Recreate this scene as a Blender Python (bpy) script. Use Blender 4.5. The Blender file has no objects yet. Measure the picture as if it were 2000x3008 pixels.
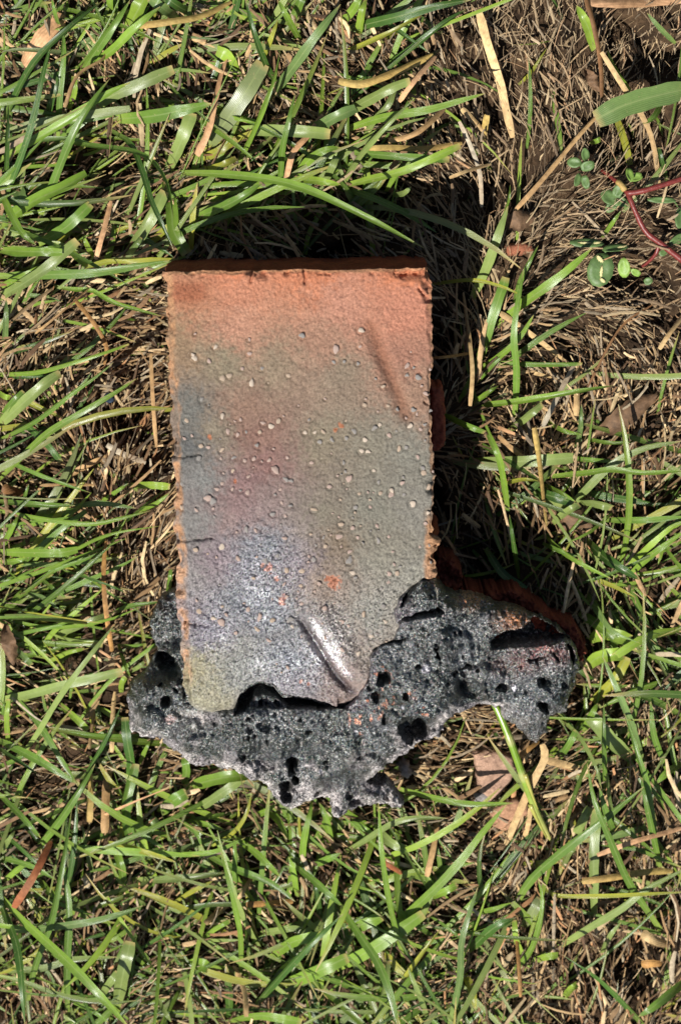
import bpy, math, random
import numpy as np
from mathutils import Vector

# ------------------------------------------------------------------ camera, sky, sun, exposure
scene = bpy.context.scene
col = scene.collection
random.seed(7)
rng = np.random.default_rng(7)

TILT = math.radians(9.0)          # the camera leans a little: it stands beyond the brick's orange end
DIST = 0.93                       # camera to the brick's upper face
HB = 0.064                        # height of the brick's upper face above the soil
FPX = 55.0 / 23.7 * 3008.0        # focal length in photograph pixels
CAM = np.array([0.0, math.sin(TILT) * DIST, math.cos(TILT) * DIST + HB])

cd = bpy.data.cameras.new('camera')
cam = bpy.data.objects.new('camera', cd)
col.objects.link(cam)
cam.location = CAM
cam.rotation_euler = (-TILT, 0, 0)
cd.sensor_fit = 'VERTICAL'
cd.sensor_height = 23.7
cd.lens = 55.0
cd.clip_start = 0.01
cd.clip_end = 100.0
cd.dof.use_dof = True
cd.dof.focus_distance = DIST + 0.006
cd.dof.aperture_fstop = 9.0
scene.camera = cam

SUN = Vector((-0.34, -0.46, 0.87)).normalized()
sl = bpy.data.lights.new('sun', 'SUN')
sl.energy = 5.0
sl.angle = math.radians(0.53)
sl.color = (1.0, 0.965, 0.91)
so = bpy.data.objects.new('sun', sl)
col.objects.link(so)
so.location = (-1, -1.4, 2.6)
so.rotation_euler = SUN.to_track_quat('Z', 'Y').to_euler()

world = bpy.data.worlds.new('World')
scene.world = world
world.use_nodes = True
wn = world.node_tree
sky = wn.nodes.new('ShaderNodeTexSky')
sky.sky_type = 'NISHITA'
sky.sun_disc = False
sky.sun_elevation = math.asin(SUN.z)
sky.sun_rotation = math.atan2(SUN.x, SUN.y)
bg = wn.nodes['Background']
bg.inputs['Strength'].default_value = 0.05
wn.links.new(sky.outputs['Color'], bg.inputs['Color'])

scene.view_settings.view_transform = 'Standard'
scene.view_settings.look = 'None'
scene.view_settings.gamma = 1.0
scene.view_settings.exposure = 0.48
scene.view_settings.use_curve_mapping = False

# ------------------------------------------------------------------ helpers
CT, ST = math.cos(-TILT), math.sin(-TILT)


def px(x, y, z):
    """photograph pixel -> point of the place at height z (arrays welcome)"""
    x = np.asarray(x, float); y = np.asarray(y, float); z = np.asarray(z, float)
    dx = (x - 1000.0) / FPX
    dy = -(y - 1504.0) / FPX
    dz = -1.0
    wy = CT * dy - ST * dz
    wz = ST * dy + CT * dz
    t = (z - CAM[2]) / wz
    return np.stack([CAM[0] + dx * t, CAM[1] + wy * t, z + 0 * t], -1)


def to_px(p):
    """point of the place -> photograph pixel, used for reading the density of the turf"""
    p = np.asarray(p, float)
    d = p - CAM
    cy = CT * d[..., 1] + ST * d[..., 2]
    cz = -ST * d[..., 1] + CT * d[..., 2]
    return 1000 + FPX * d[..., 0] / -cz, 1504 - FPX * cy / -cz


def lin(c):
    c = np.asarray(c, float) / 255.0
    return np.where(c <= 0.04045, c / 12.92, ((c + 0.055) / 1.055) ** 2.4)


PERM = rng.random((4, 256, 256))


def vnoise(x, y, k=0):
    x = np.asarray(x, float); y = np.asarray(y, float)
    xi = np.floor(x).astype(int); yi = np.floor(y).astype(int)
    fx = x - xi; fy = y - yi
    fx = fx * fx * fx * (fx * (fx * 6 - 15) + 10); fy = fy * fy * fy * (fy * (fy * 6 - 15) + 10)
    P = PERM[k % 4]
    a = P[xi & 255, yi & 255]; b = P[(xi + 1) & 255, yi & 255]
    c = P[xi & 255, (yi + 1) & 255]; d = P[(xi + 1) & 255, (yi + 1) & 255]
    return ((a * (1 - fx) + b * fx) * (1 - fy) + (c * (1 - fx) + d * fx) * fy) * 2 - 1


def fbm(x, y, o=4, k=0):
    s = 0; a = 1; t = 0
    for i in range(o):
        s = s + a * vnoise(x * 2 ** i + 17.3 * i, y * 2 ** i + 9.1 * i, k + i); t += a; a *= 0.5
    return s / t


def sstep(a, b, x):
    t = np.clip((np.asarray(x, float) - a) / (b - a), 0, 1)
    return t * t * (3 - 2 * t)


def poly_dist(poly, X, Y):
    """signed distance to a closed outline, positive inside"""
    P = np.asarray(poly, float)
    d = np.full(X.shape, 1e9); ins = np.zeros(X.shape, bool)
    for i in range(len(P)):
        ax, ay = P[i]; bx, by = P[(i + 1) % len(P)]
        ex, ey = bx - ax, by - ay
        t = np.clip(((X - ax) * ex + (Y - ay) * ey) / (ex * ex + ey * ey + 1e-12), 0, 1)
        d = np.minimum(d, np.hypot(X - ax - t * ex, Y - ay - t * ey))
        c = ((ay > Y) != (by > Y)) & (X < (bx - ax) * (Y - ay) / (by - ay + 1e-12) + ax)
        ins ^= c
    return np.where(ins, d, -d)


def line_dist(pts, X, Y):
    """distance to an open line and the position 0..1 along it"""
    P = np.asarray(pts, float)
    d = np.full(X.shape, 1e9); s = np.zeros(X.shape); side = np.zeros(X.shape)
    n = len(P) - 1
    for i in range(n):
        ax, ay = P[i]; ex, ey = P[i + 1] - P[i]
        t = np.clip(((X - ax) * ex + (Y - ay) * ey) / (ex * ex + ey * ey + 1e-12), 0, 1)
        q = np.hypot(X - ax - t * ex, Y - ay - t * ey)
        m = q < d
        d = np.where(m, q, d); s = np.where(m, (i + t) / n, s)
        side = np.where(m, np.sign(ex * (Y - ay) - ey * (X - ax)), side)
    return d, s, side


def spread(points, X, Y, power=2.6, soft=18.0):
    """smooth interpolation of values known at a few places"""
    num = 0; den = 0
    for p in points:
        w = 1.0 / ((np.hypot(X - p[0], Y - p[1]) + soft) ** power)
        num = num + w[..., None] * np.asarray(p[2:], float); den = den + w
    return num / den[..., None]


def make_mesh(name, V, F, colour=None, uv=None, gloss=None, smooth=True):
    """V: (n,3), F: (m,3) or (m,4) array or a list of such arrays"""
    me = bpy.data.meshes.new(name)
    V = np.asarray(V, np.float32)
    Fs = F if isinstance(F, list) else [F]
    Fs = [np.asarray(f, np.int32) for f in Fs if len(f)]
    loops = np.concatenate([f.ravel() for f in Fs])
    sizes = np.concatenate([np.full(len(f), f.shape[1], np.int32) for f in Fs])
    starts = np.concatenate([[0], np.cumsum(sizes)[:-1]]).astype(np.int32)
    me.vertices.add(len(V)); me.vertices.foreach_set('co', V.ravel())
    me.loops.add(len(loops)); me.loops.foreach_set('vertex_index', loops)
    me.polygons.add(len(sizes)); me.polygons.foreach_set('loop_start', starts)
    me.polygons.foreach_set('use_smooth', np.full(len(sizes), smooth, bool))
    me.update(calc_edges=True)
    if colour is not None:
        a = me.attributes.new('tint', 'FLOAT_COLOR', 'POINT')
        C = np.ones((len(V), 4), np.float32); C[:, :3] = colour
        a.data.foreach_set('color', C.ravel())
    if gloss is not None:
        a = me.attributes.new('gloss', 'FLOAT', 'POINT')
        a.data.foreach_set('value', np.asarray(gloss, np.float32))
    if uv is not None:
        u = me.uv_layers.new(name='UVMap')
        u.data.foreach_set('uv', np.asarray(uv, np.float32)[loops].ravel())
    me.validate()
    return me


def link(name, me, mat, parent=None, loc=None):
    o = bpy.data.objects.new(name, me)
    if mat is not None and me is not None and not me.materials:
        me.materials.append(mat)
    col.objects.link(o)
    if loc is not None:
        o.location = loc
    if parent is not None:
        o.parent = parent
    return o


def tag(o, label=None, cat=None, group=None, kind=None):
    if label: o['label'] = label
    if cat: o['category'] = cat
    if group: o['group'] = group
    if kind: o['kind'] = kind
    return o


def empty(name, loc, label, cat, group=None):
    o = bpy.data.objects.new(name, None)
    o.empty_display_size = 0.01
    col.objects.link(o)
    o.location = loc
    return tag(o, label, cat, group)


# ------------------------------------------------------------------ materials
class Mat:
    def __init__(self, name):
        self.m = bpy.data.materials.new(name); self.m.use_nodes = True
        self.t = self.m.node_tree; self.b = self.t.nodes['Principled BSDF']; self.out = self.t.nodes['Material Output']

    def n(self, kind, **kw):
        nd = self.t.nodes.new(kind)
        for k, v in kw.items():
            if k in nd.inputs: nd.inputs[k].default_value = v
            else: setattr(nd, k, v)
        return nd

    def l(self, a, b): self.t.links.new(a, b)

    def attr(self, name, typ='GEOMETRY'): return self.n('ShaderNodeAttribute', attribute_name=name)

    def noise(self, scale, detail=4.0, rough=0.6):
        c = self.n('ShaderNodeTexCoord')
        nd = self.n('ShaderNodeTexNoise'); nd.inputs['Scale'].default_value = scale
        nd.inputs['Detail'].default_value = detail; nd.inputs['Roughness'].default_value = rough
        self.l(c.outputs['Object'], nd.inputs['Vector']); return nd

    def voronoi(self, scale):
        c = self.n('ShaderNodeTexCoord'); nd = self.n('ShaderNodeTexVoronoi'); nd.inputs['Scale'].default_value = scale
        self.l(c.outputs['Object'], nd.inputs['Vector'])
        sp = self.n('ShaderNodeSeparateColor'); self.l(nd.outputs['Color'], sp.inputs[0]); return sp.outputs[0]

    def facets(self, scale, amount, normal):
        """tilt the surface a little differently in every crystal cell"""
        c = self.n('ShaderNodeTexCoord'); nd = self.n('ShaderNodeTexVoronoi'); nd.inputs['Scale'].default_value = scale
        self.l(c.outputs['Object'], nd.inputs['Vector'])
        a = self.n('ShaderNodeVectorMath', operation='SUBTRACT'); self.l(nd.outputs['Color'], a.inputs[0]); a.inputs[1].default_value = (.5, .5, .5)
        sc = self.n('ShaderNodeVectorMath', operation='SCALE'); self.l(a.outputs[0], sc.inputs[0])
        if hasattr(amount, 'links'): self.l(amount, sc.inputs['Scale'])
        else: sc.inputs['Scale'].default_value = amount
        ad = self.n('ShaderNodeVectorMath', operation='ADD'); self.l(normal, ad.inputs[0]); self.l(sc.outputs[0], ad.inputs[1])
        no = self.n('ShaderNodeVectorMath', operation='NORMALIZE'); self.l(ad.outputs[0], no.inputs[0])
        self.l(no.outputs[0], self.b.inputs['Normal']); self.l(no.outputs[0], self.b.inputs['Coat Normal'])

    def ramp(self, src, a, b, ca=(0, 0, 0, 1), cb=(1, 1, 1, 1)):
        r = self.n('ShaderNodeValToRGB'); r.color_ramp.elements[0].position = a; r.color_ramp.elements[1].position = b
        r.color_ramp.elements[0].color = ca; r.color_ramp.elements[1].color = cb
        self.l(src, r.inputs['Fac']); return r.outputs['Color']

    def mix(self, fac, a, b, mode='MIX'):
        nd = self.n('ShaderNodeMix', data_type='RGBA', blend_type=mode)
        for s, v in ((nd.inputs['Factor'], fac), (nd.inputs['A'], a), (nd.inputs['B'], b)) if False else ((nd.inputs[0], fac), (nd.inputs[6], a), (nd.inputs[7], b)):
            if hasattr(v, 'links'): self.l(v, s)
            else: s.default_value = v
        return nd.outputs[2]

    def math(self, op, a, b=0.0):
        nd = self.n('ShaderNodeMath', operation=op)
        for s, v in ((nd.inputs[0], a), (nd.inputs[1], b)):
            if hasattr(v, 'links'): self.l(v, s)
            else: s.default_value = v
        return nd.outputs[0]

    def bump(self, h, dist, strength=1.0, prev=None):
        nd = self.n('ShaderNodeBump'); nd.inputs['Distance'].default_value = dist; nd.inputs['Strength'].default_value = strength
        self.l(h, nd.inputs['Height'])
        if prev is not None: self.l(prev, nd.inputs['Normal'])
        self.l(nd.outputs['Normal'], self.b.inputs['Normal']); return nd.outputs['Normal']


def grass_material(name, trans=0.2, rough=0.29):
    M = Mat(name)
    a = M.attr('tint')
    uv = M.n('ShaderNodeUVMap')
    sp = M.n('ShaderNodeSeparateXYZ'); M.l(uv.outputs['UV'], sp.inputs[0])
    # veins run along the blade; the midrib is paler
    vein = M.math('SINE', M.math('MULTIPLY', sp.outputs['X'], 75.0))
    mid = M.math('ABSOLUTE', M.math('SUBTRACT', sp.outputs['X'], 0.5))
    midf = M.ramp(mid, 0.02, 0.075, (1, 1, 1, 1), (0, 0, 0, 1))
    nz = M.noise(260.0, 3.0)
    c = M.mix(0.5, a.outputs['Color'], M.ramp(nz.outputs['Fac'], 0.3, 0.75, (0.68, 0.7, 0.6, 1), (1.25, 1.2, 1.15, 1)), 'MULTIPLY')
    c2 = M.mix(M.math('MULTIPLY', M.math('ADD', vein, 1.0), 0.13), c, M.mix(1.0, c, (0.55, 0.6, 0.5, 1), 'MULTIPLY'))
    c3 = M.mix(M.math('MULTIPLY', midf, 0.38), c2, (0.30, 0.36, 0.14, 1))
    # scattered tan flecks and scars
    fl = M.noise(820.0, 2.0)
    c4 = M.mix(M.math('MULTIPLY', M.ramp(fl.outputs['Fac'], 0.66, 0.73), 0.5), c3, (0.42, 0.34, 0.17, 1))
    M.l(c4, M.b.inputs['Base Color'])
    M.b.inputs['Roughness'].default_value = rough
    M.b.inputs['Specular IOR Level'].default_value = 0.65
    M.bump(vein, 0.00006, 0.55)
    tr = M.n('ShaderNodeBsdfTranslucent')
    M.l(M.mix(1.0, c4, (1.1, 1.15, 0.6, 1), 'MULTIPLY'), tr.inputs['Color'])
    ms = M.n('ShaderNodeMixShader'); ms.inputs[0].default_value = trans
    M.l(M.b.outputs[0], ms.inputs[1]); M.l(tr.outputs[0], ms.inputs[2]); M.l(ms.outputs[0], M.out.inputs['Surface'])
    return M.m


def straw_material(name, rough=0.6):
    M = Mat(name)
    a = M.attr('tint')
    uv = M.n('ShaderNodeUVMap')
    sp = M.n('ShaderNodeSeparateXYZ'); M.l(uv.outputs['UV'], sp.inputs[0])
    vein = M.math('SINE', M.math('MULTIPLY', sp.outputs['X'], 40.0))
    nz = M.noise(420.0, 4.0)
    c = M.mix(0.75, a.outputs['Color'], M.ramp(nz.outputs['Fac'], 0.28, 0.72, (0.45, 0.4, 0.36, 1), (1.3, 1.28, 1.25, 1)), 'MULTIPLY')
    c2 = M.mix(M.math('MULTIPLY', M.math('ADD', vein, 1.0), 0.12), c, M.mix(1.0, c, (0.5, 0.45, 0.4, 1), 'MULTIPLY'))
    M.l(c2, M.b.inputs['Base Color'])
    M.b.inputs['Roughness'].default_value = rough
    M.b.inputs['Specular IOR Level'].default_value = 0.35
    M.bump(vein, 0.00008, 0.6)
    return M.m


def soil_material():
    M = Mat('soil')
    n1 = M.noise(45.0, 6.0, 0.65); n2 = M.noise(600.0, 4.0, 0.7)
    c = M.ramp(n1.outputs['Fac'], 0.32, 0.68, (*lin((34, 26, 20)), 1), (*lin((92, 74, 55)), 1))
    c2 = M.mix(0.8, c, M.ramp(n2.outputs['Fac'], 0.3, 0.72, (0.4, 0.36, 0.33, 1), (1.35, 1.3, 1.25, 1)), 'MULTIPLY')
    M.l(c2, M.b.inputs['Base Color']); M.b.inputs['Roughness'].default_value = 0.95
    M.b.inputs['Specular IOR Level'].default_value = 0.15
    b = M.bump(n1.outputs['Fac'], 0.004, 0.8); M.bump(n2.outputs['Fac'], 0.0012, 1.0, b)
    return M.m


def brick_material():
    M = Mat('fired_clay')
    a = M.attr('tint'); g = M.attr('gloss')
    n1 = M.noise(950.0, 5.0, 0.7); n2 = M.noise(2600.0, 3.0, 0.6); n3 = M.noise(160.0, 4.0, 0.6)
    c = M.mix(0.8, a.outputs['Color'], M.ramp(n1.outputs['Fac'], 0.3, 0.72, (0.5, 0.48, 0.46, 1), (1.42, 1.42, 1.4, 1)), 'MULTIPLY')
    c = M.mix(0.5, c, M.ramp(n3.outputs['Fac'], 0.3, 0.7, (0.82, 0.8, 0.8, 1), (1.15, 1.15, 1.12, 1)), 'MULTIPLY')
    c = M.mix(M.math('MULTIPLY', M.ramp(n2.outputs['Fac'], 0.66, 0.74), 0.45), c, (0.55, 0.5, 0.44, 1))
    vo = M.voronoi(1750.0)
    cr = M.ramp(vo, 0.35, 0.98, (0.8, 0.8, 0.81, 1), (2.6, 2.6, 2.65, 1))  # glaze sparkle painted in: random cells of the base colour brightened
    c = M.mix(M.math('MULTIPLY', g.outputs['Fac'], 0.95), c, M.mix(1.0, c, cr, 'MULTIPLY'))
    M.l(c, M.b.inputs['Base Color'])
    M.l(M.ramp(g.outputs['Fac'], 0.0, 1.0, (0.86, 0.86, 0.86, 1), (0.36, 0.36, 0.36, 1)), M.b.inputs['Roughness'])
    M.l(M.ramp(g.outputs['Fac'], 0.0, 1.0, (0.18, 0.18, 0.18, 1), (0.95, 0.95, 0.95, 1)), M.b.inputs['Specular IOR Level'])
    th = M.noise(1500.0, 2.0)
    M.l(M.math('MULTIPLY', M.math('ADD', M.math('MULTIPLY', th.outputs['Fac'], 500.0), 120.0), M.math('GREATER_THAN', g.outputs['Fac'], 0.3)), M.b.inputs['Thin Film Thickness'])
    M.b.inputs['Thin Film IOR'].default_value = 1.33
    b = M.bump(n1.outputs['Fac'], 0.0007, 0.85)
    sm = M.math('SUBTRACT', 1.0, M.math('MULTIPLY', M.math('POWER', g.outputs['Fac'], 3.0), 0.85))
    M.l(M.math('MULTIPLY', sm, 0.85), b.node.inputs['Strength'])
    b = M.bump(n2.outputs['Fac'], 0.00022, 0.8, b); M.l(M.math('MULTIPLY', sm, 0.8), b.node.inputs['Strength']); M.facets(1900.0, M.math('MULTIPLY', M.math('MULTIPLY', g.outputs['Fac'], 3.4), M.math('SUBTRACT', 1.05, g.outputs['Fac'])), b); M.l(M.math('MULTIPLY', g.outputs['Fac'], 0.35), M.b.inputs['Metallic'])
    M.l(g.outputs['Fac'], M.b.inputs['Coat Weight']); M.b.inputs['Coat IOR'].default_value = 2.4; M.b.inputs['Coat Roughness'].default_value = 0.36; M.b.inputs['Coat Tint'].default_value = (0.95, 0.95, 1.0, 1)
    return M.m


def slag_material():
    M = Mat('glassy_slag')
    a = M.attr('tint'); g = M.attr('gloss')
    n1 = M.noise(700.0, 5.0, 0.75); n2 = M.noise(1900.0, 3.0, 0.7); n3 = M.noise(120.0, 5.0, 0.65)
    c = M.mix(0.85, a.outputs['Color'], M.ramp(n1.outputs['Fac'], 0.32, 0.7, (0.42, 0.43, 0.46, 1), (1.6, 1.6, 1.6, 1)), 'MULTIPLY')
    c = M.mix(0.6, c, M.ramp(n3.outputs['Fac'], 0.32, 0.68, (0.6, 0.6, 0.62, 1), (1.35, 1.33, 1.3, 1)), 'MULTIPLY')
    # pale crystals sprinkled through the glass, with its glints painted in as bright cells
    vo = M.voronoi(1500.0)
    pn = M.noise(75.0, 4.0, 0.6); patch = M.ramp(pn.outputs['Fac'], 0.40, 0.58)
    c = M.mix(1.0, c, M.mix(patch, (0.5, 0.5, 0.54, 1), (1.2, 1.2, 1.19, 1)), 'MULTIPLY')
    c = M.mix(1.0, c, M.ramp(vo, 0.1, 0.95, (0.16, 0.16, 0.18, 1), (1.8, 1.8, 1.8, 1)), 'MULTIPLY')
    c = M.mix(M.math('MULTIPLY', M.math('MULTIPLY', M.ramp(M.voronoi(1700.0), 0.80, 0.92), M.math('ADD', M.math('MULTIPLY', patch, 0.7), 0.3)), 0.6), c, (0.6, 0.59, 0.58, 1))
    M.l(c, M.b.inputs['Base Color'])
    M.l(M.ramp(g.outputs['Fac'], 0.0, 1.0, (0.8, 0.8, 0.8, 1), (0.3, 0.3, 0.3, 1)), M.b.inputs['Roughness'])
    M.l(M.ramp(g.outputs['Fac'], 0.0, 1.0, (0.25, 0.25, 0.25, 1), (0.85, 0.85, 0.85, 1)), M.b.inputs['Specular IOR Level'])
    th = M.noise(1400.0, 2.0)
    M.l(M.math('ADD', M.math('MULTIPLY', th.outputs['Fac'], 500.0), 180.0), M.b.inputs['Thin Film Thickness'])
    M.b.inputs['Thin Film IOR'].default_value = 1.33
    b = M.bump(n1.outputs['Fac'], 0.0009, 0.9); b = M.bump(n2.outputs['Fac'], 0.0003, 0.9, b); M.facets(1650.0, M.math('MULTIPLY', g.outputs['Fac'], 1.1), b); M.l(M.math('MULTIPLY', g.outputs['Fac'], 0.2), M.b.inputs['Metallic'])
    M.l(g.outputs['Fac'], M.b.inputs['Coat Weight']); M.b.inputs['Coat IOR'].default_value = 2.1; M.b.inputs['Coat Roughness'].default_value = 0.24
    return M.m


def plain_material(name, rgb, rough=0.6, scale=900.0, spec=0.4, vary=0.35, bump=0.0002, trans=0.0):
    M = Mat(name)
    n1 = M.noise(scale, 4.0, 0.65)
    base = (*lin(rgb), 1)
    c = M.mix(1.0, base, M.ramp(n1.outputs['Fac'], 0.3, 0.72, (1 - vary, 1 - vary, 1 - vary, 1), (1 + vary, 1 + vary, 1 + vary, 1)), 'MULTIPLY')
    M.l(c, M.b.inputs['Base Color']); M.b.inputs['Roughness'].default_value = rough
    M.b.inputs['Specular IOR Level'].default_value = spec
    M.bump(n1.outputs['Fac'], bump, 0.8)
    return M.m


MAT_GRASS = grass_material('grass_leaf')
MAT_STRAW = straw_material('dry_straw')
MAT_SOIL = soil_material()
MAT_BRICK = brick_material()
MAT_SLAG = slag_material()

# ------------------------------------------------------------------ the ground
def ground_z(x, y):
    hollow = sstep(0.02, 0.42, fbm(x * 34 + 3, y * 34, 3, 0))
    return 0.0012 * fbm(x * 22, y * 22, 4, 1) + 0.0012 * fbm(x * 120, y * 120, 3, 2) - 0.016 * hollow


t = np.linspace(-1, 1, 321)
gx = np.sign(t) * (0.34 * np.abs(t) + 3.7 * np.abs(t) ** 7)
t2 = np.linspace(-1, 1, 361)
gy = np.sign(t2) * (0.44 * np.abs(t2) + 3.6 * np.abs(t2) ** 7)
X, Y = np.meshgrid(gx, gy)
Z = ground_z(X, Y)


def grid_faces(ny, nx, off=0):
    i = np.arange((ny - 1) * nx).reshape(ny - 1, nx)[:, :-1].ravel()
    return np.stack([i, i + 1, i + nx + 1, i + nx], -1) + off


me = make_mesh('ground', np.stack([X, Y, Z], -1).reshape(-1, 3), grid_faces(361, 321))
tag(link('ground', me, MAT_SOIL), 'brown soil under the thatch and grass', None, None, 'structure')

# ------------------------------------------------------------------ the slagged brick
BRICK_LABEL = 'overfired brick fused into a black bubbly slag crust, lying on the grass'
root = empty('slagged_brick', tuple(px(880, 1500, HB)[:2]) + (0.0,), BRICK_LABEL, 'brick')
ROOT = np.array(root.location)

# outline of the upper face in photograph pixels: left, right edges
CTL, CTR, CBR, CBL = (483, 797), (1262, 788), (1284, 2100), (540, 2100)
NU, NV = 300, 480
u = np.linspace(0, 1, NU); v = np.linspace(0, 1, NV)
U, W = np.meshgrid(u, v)
BX = (CTL[0] * (1 - U) + CTR[0] * U) * (1 - W) + (CBL[0] * (1 - U) + CBR[0] * U) * W
BY = (CTL[1] * (1 - U) + CTR[1] * U) * (1 - W) + (CBL[1] * (1 - U) + CBR[1] * U) * W

# where the glazed face ends towards the slag: (x, y) in pixels
LIP = np.array([(480, 2015), (535, 2040), (560, 2075), (620, 2098), (690, 2088), (702, 2040), (742, 2010), (767, 2000), (805, 2010), (830, 2039),
                (873, 2047), (931, 2056), (980, 2076), (1050, 2070), (1300, 2090)], float)
LIP2 = np.array([(690, 2089), (725, 2075), (747, 2035), (775, 2030), (820, 2042), (850, 2068), (912, 2071), (985, 2078)], float)
GR1 = [(1088, 955), (1110, 1015), (1135, 1080), (1165, 1150), (1192, 1222)]
GR2 = [(868, 1800), (905, 1855), (945, 1920), (985, 1985), (1035, 2035)]
CRACKS = [([(515, 1596), (545, 1590), (585, 1586), (625, 1582)], 3.5), ([(505, 1345), (545, 1342), (580, 1338)], 3.0),
          ([(738, 790), (742, 812), (735, 830)], 3.5), ([(890, 790), (898, 815), (897, 830)], 3.5), ([(540, 1835), (590, 1838), (610, 1842)], 3),
          ([(1255, 870), (1240, 862), (1232, 850)], 3.2), ([(1262, 1188), (1245, 1180)], 3), ([(1160, 790), (1158, 806), (1190, 808)], 4)]


OVER = [(1240, 1690), (1400, 1690), (1400, 2120), (1000, 2120), (1005, 2075), (1046, 2036), (1076, 1978), (1087, 1898), (1150, 1870), (1168, 1828), (1150, 1792), (1164, 1755), (1200, 1714)]


def brick_height(x, y, uu, vv):
    """millimetres, 0 = upper face"""
    h = 0.30 * fbm(x / 16.0, y / 16.0, 3, 0) + 0.17 * vnoise(x / 6.0, y / 6.0, 1) + 0.5 * fbm(x / 170, y / 170, 2, 2)
    glaz = sstep(1480, 1650, y)
    h = h + glaz * (0.26 * vnoise(x / 7.0 + 3, y / 7.0, 3) + 0.25 * fbm(x / 40, y / 40, 2, 3))
    dd, ss, sd = line_dist(GR2, x, y)
    smooth = np.exp(-((dd - 34) / 26) ** 2) * (sd < 0) * sstep(0, .2, ss)
    h = h * (1 - 0.8 * smooth)
    # pressed marks with a raised right bank
    d, s, side = line_dist(GR1, x, y)
    wd = 26 - 12 * s
    h = h - (1.5 * np.exp(-(d / wd) ** 2) * (0.25 + np.sin(np.pi * np.clip(s * 0.9 + 0.12, 0, 1)))) + 0.25 * np.exp(-((d - 34) / 14) ** 2)
    d, s, side = line_dist(GR2, x, y)
    env = sstep(0.0, 0.12, s) * sstep(1.0, 0.9, s)
    h = h - 2.6 * np.exp(-(d / 10.5) ** 2) * env
    h = h + 2.3 * np.exp(-((d - 58) / 30) ** 2) * (side < 0) * sstep(0, .25, s) * 1.0
    h = h - 0.9 * np.exp(-((x - 850) / 40) ** 2 - ((y - 1690) / 90) ** 2)
    h = h + 0.7 * np.exp(-((x - 930) / 35) ** 2 - ((y - 1730) / 90) ** 2)
    # small lines and cracks
    for pts, wdt in CRACKS:
        d, s, side = line_dist(pts, x + 3 * vnoise(x / 9, y / 9, 1), y + 4 * vnoise(x / 12 + 5, y / 12, 2))
        h = h - 1.6 * np.exp(-(d / wdt) ** 2)
    # chipped, worn arrises
    wx = 785.0; wy = 1300.0
    e = np.minimum(np.minimum(uu * wx, (1 - uu) * wx), vv * wy)
    n = fbm(x / 34, y / 34, 3, 3)
    left = uu * wx + 9 * n
    h = h - 2.6 * sstep(26, 0, left) - 0.5 * sstep(30, 22, left) * sstep(-.1, .5, fbm(x / 22, y / 22, 2, 1))
    h = h - 1.2 * sstep(14, 0, (1 - uu) * wx + 8 * n) - 0.9 * sstep(13, 0, vv * wy + 6 * n)
    chip = sstep(0.28, 0.6, fbm(x / 26 + 40, y / 26, 3, 2))
    h = h - 2.2 * chip * sstep(26, 4, e)
    big = sstep(0.18, 0.5, fbm(x / 75 + 21, y / 75, 3, 1))
    h = h - 3.0 * big * sstep(34, 6, e + 10 * n)
    corner = np.maximum(0, 22 - np.hypot((1 - uu) * wx, vv * wy))
    h = h - 0.06 * corner
    # rough orange stretch of the right arris
    rr = sstep(1540, 1600, y) * sstep(30, 5, (1 - uu) * wx + 12 * n)
    h = h - rr * (1.0 + 1.2 * np.abs(fbm(x / 10, y / 10, 2, 1)))
    # the face breaks off towards the slag
    lipy = np.interp(x + 3 * vnoise(x / 14, y / 14, 2), LIP[:, 0], LIP[:, 1]) + 3 * vnoise(x / 11, y / 11, 0)
    sharp = ((x > 694) & (x < 990)).astype(float)
    soft = sstep(-58, 26, y - lipy)
    drop = sharp * sstep(-1, 6, y - lipy) * 22 + (1 - sharp) * (soft ** 2 * 7.0 + sstep(5, 40, y - lipy) * 10)
    return h - drop - 7 * sstep(8, 24, poly_dist(OVER, np.asarray(x, float), np.asarray(y, float)))


BC = [(700, 850, 198, 122, 92), (1000, 900, 190, 124, 100), (1200, 900, 194, 118, 92), (550, 860, 172, 104, 72), (520, 1000, 152, 120, 88), (700, 950, 186, 126, 100),
      (950, 1000, 176, 125, 100), (1200, 1050, 175, 114, 90), (650, 1060, 140, 125, 98), (800, 1080, 146, 124, 98), (1000, 1100, 142, 121, 98), (1230, 1150, 166, 124, 98),
      (560, 1200, 100, 99, 92), (555, 1300, 86, 88, 86), (600, 1400, 126, 126, 122), (640, 1260, 135, 120, 98), (720, 1180, 146, 108, 86), (760, 1280, 138, 95, 80),
      (780, 1380, 136, 92, 84), (720, 1430, 134, 95, 92), (700, 1500, 134, 98, 96), (740, 1220, 140, 102, 84), (950, 1300, 136, 122, 98), (1100, 1300, 130, 122, 103), (1200, 1350, 128, 124, 110), (950, 1500, 124, 114, 94),
      (1100, 1500, 130, 126, 110), (1220, 1500, 134, 129, 117), (980, 1600, 120, 99, 76), (1100, 1650, 136, 130, 112), (1200, 1700, 136, 132, 116), (560, 1550, 130, 127, 122),
      (680, 1520, 140, 112, 106), (800, 1470, 140, 114, 108), (720, 1620, 108, 106, 112), (800, 1600, 100, 101, 108), (560, 1700, 132, 124, 120), (550, 1800, 128, 112, 116),
      (600, 1850, 112, 102, 112), (700, 1750, 108, 107, 110), (800, 1800, 108, 107, 110), (960, 1700, 150, 124, 102), (1100, 1800, 132, 126, 110), (1050, 1900, 136, 118, 102),
      (560, 1970, 150, 138, 90), (620, 2040, 156, 148, 112), (700, 1980, 132, 130, 118), (850, 1950, 112, 112, 116), (850, 2040, 120, 108, 110), (1000, 2000, 126, 98, 86),
      (900, 780, 206, 112, 74), (700, 780, 202, 108, 70), (1200, 780, 205, 112, 74), (640, 1650, 128, 106, 112), (880, 1500, 132, 114, 104), (890, 1650, 118, 100, 104)]
BC = [(p[0], p[1], *(255 - 0.74 * (255 - np.array(p[2:], float)))) for p in BC]
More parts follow.
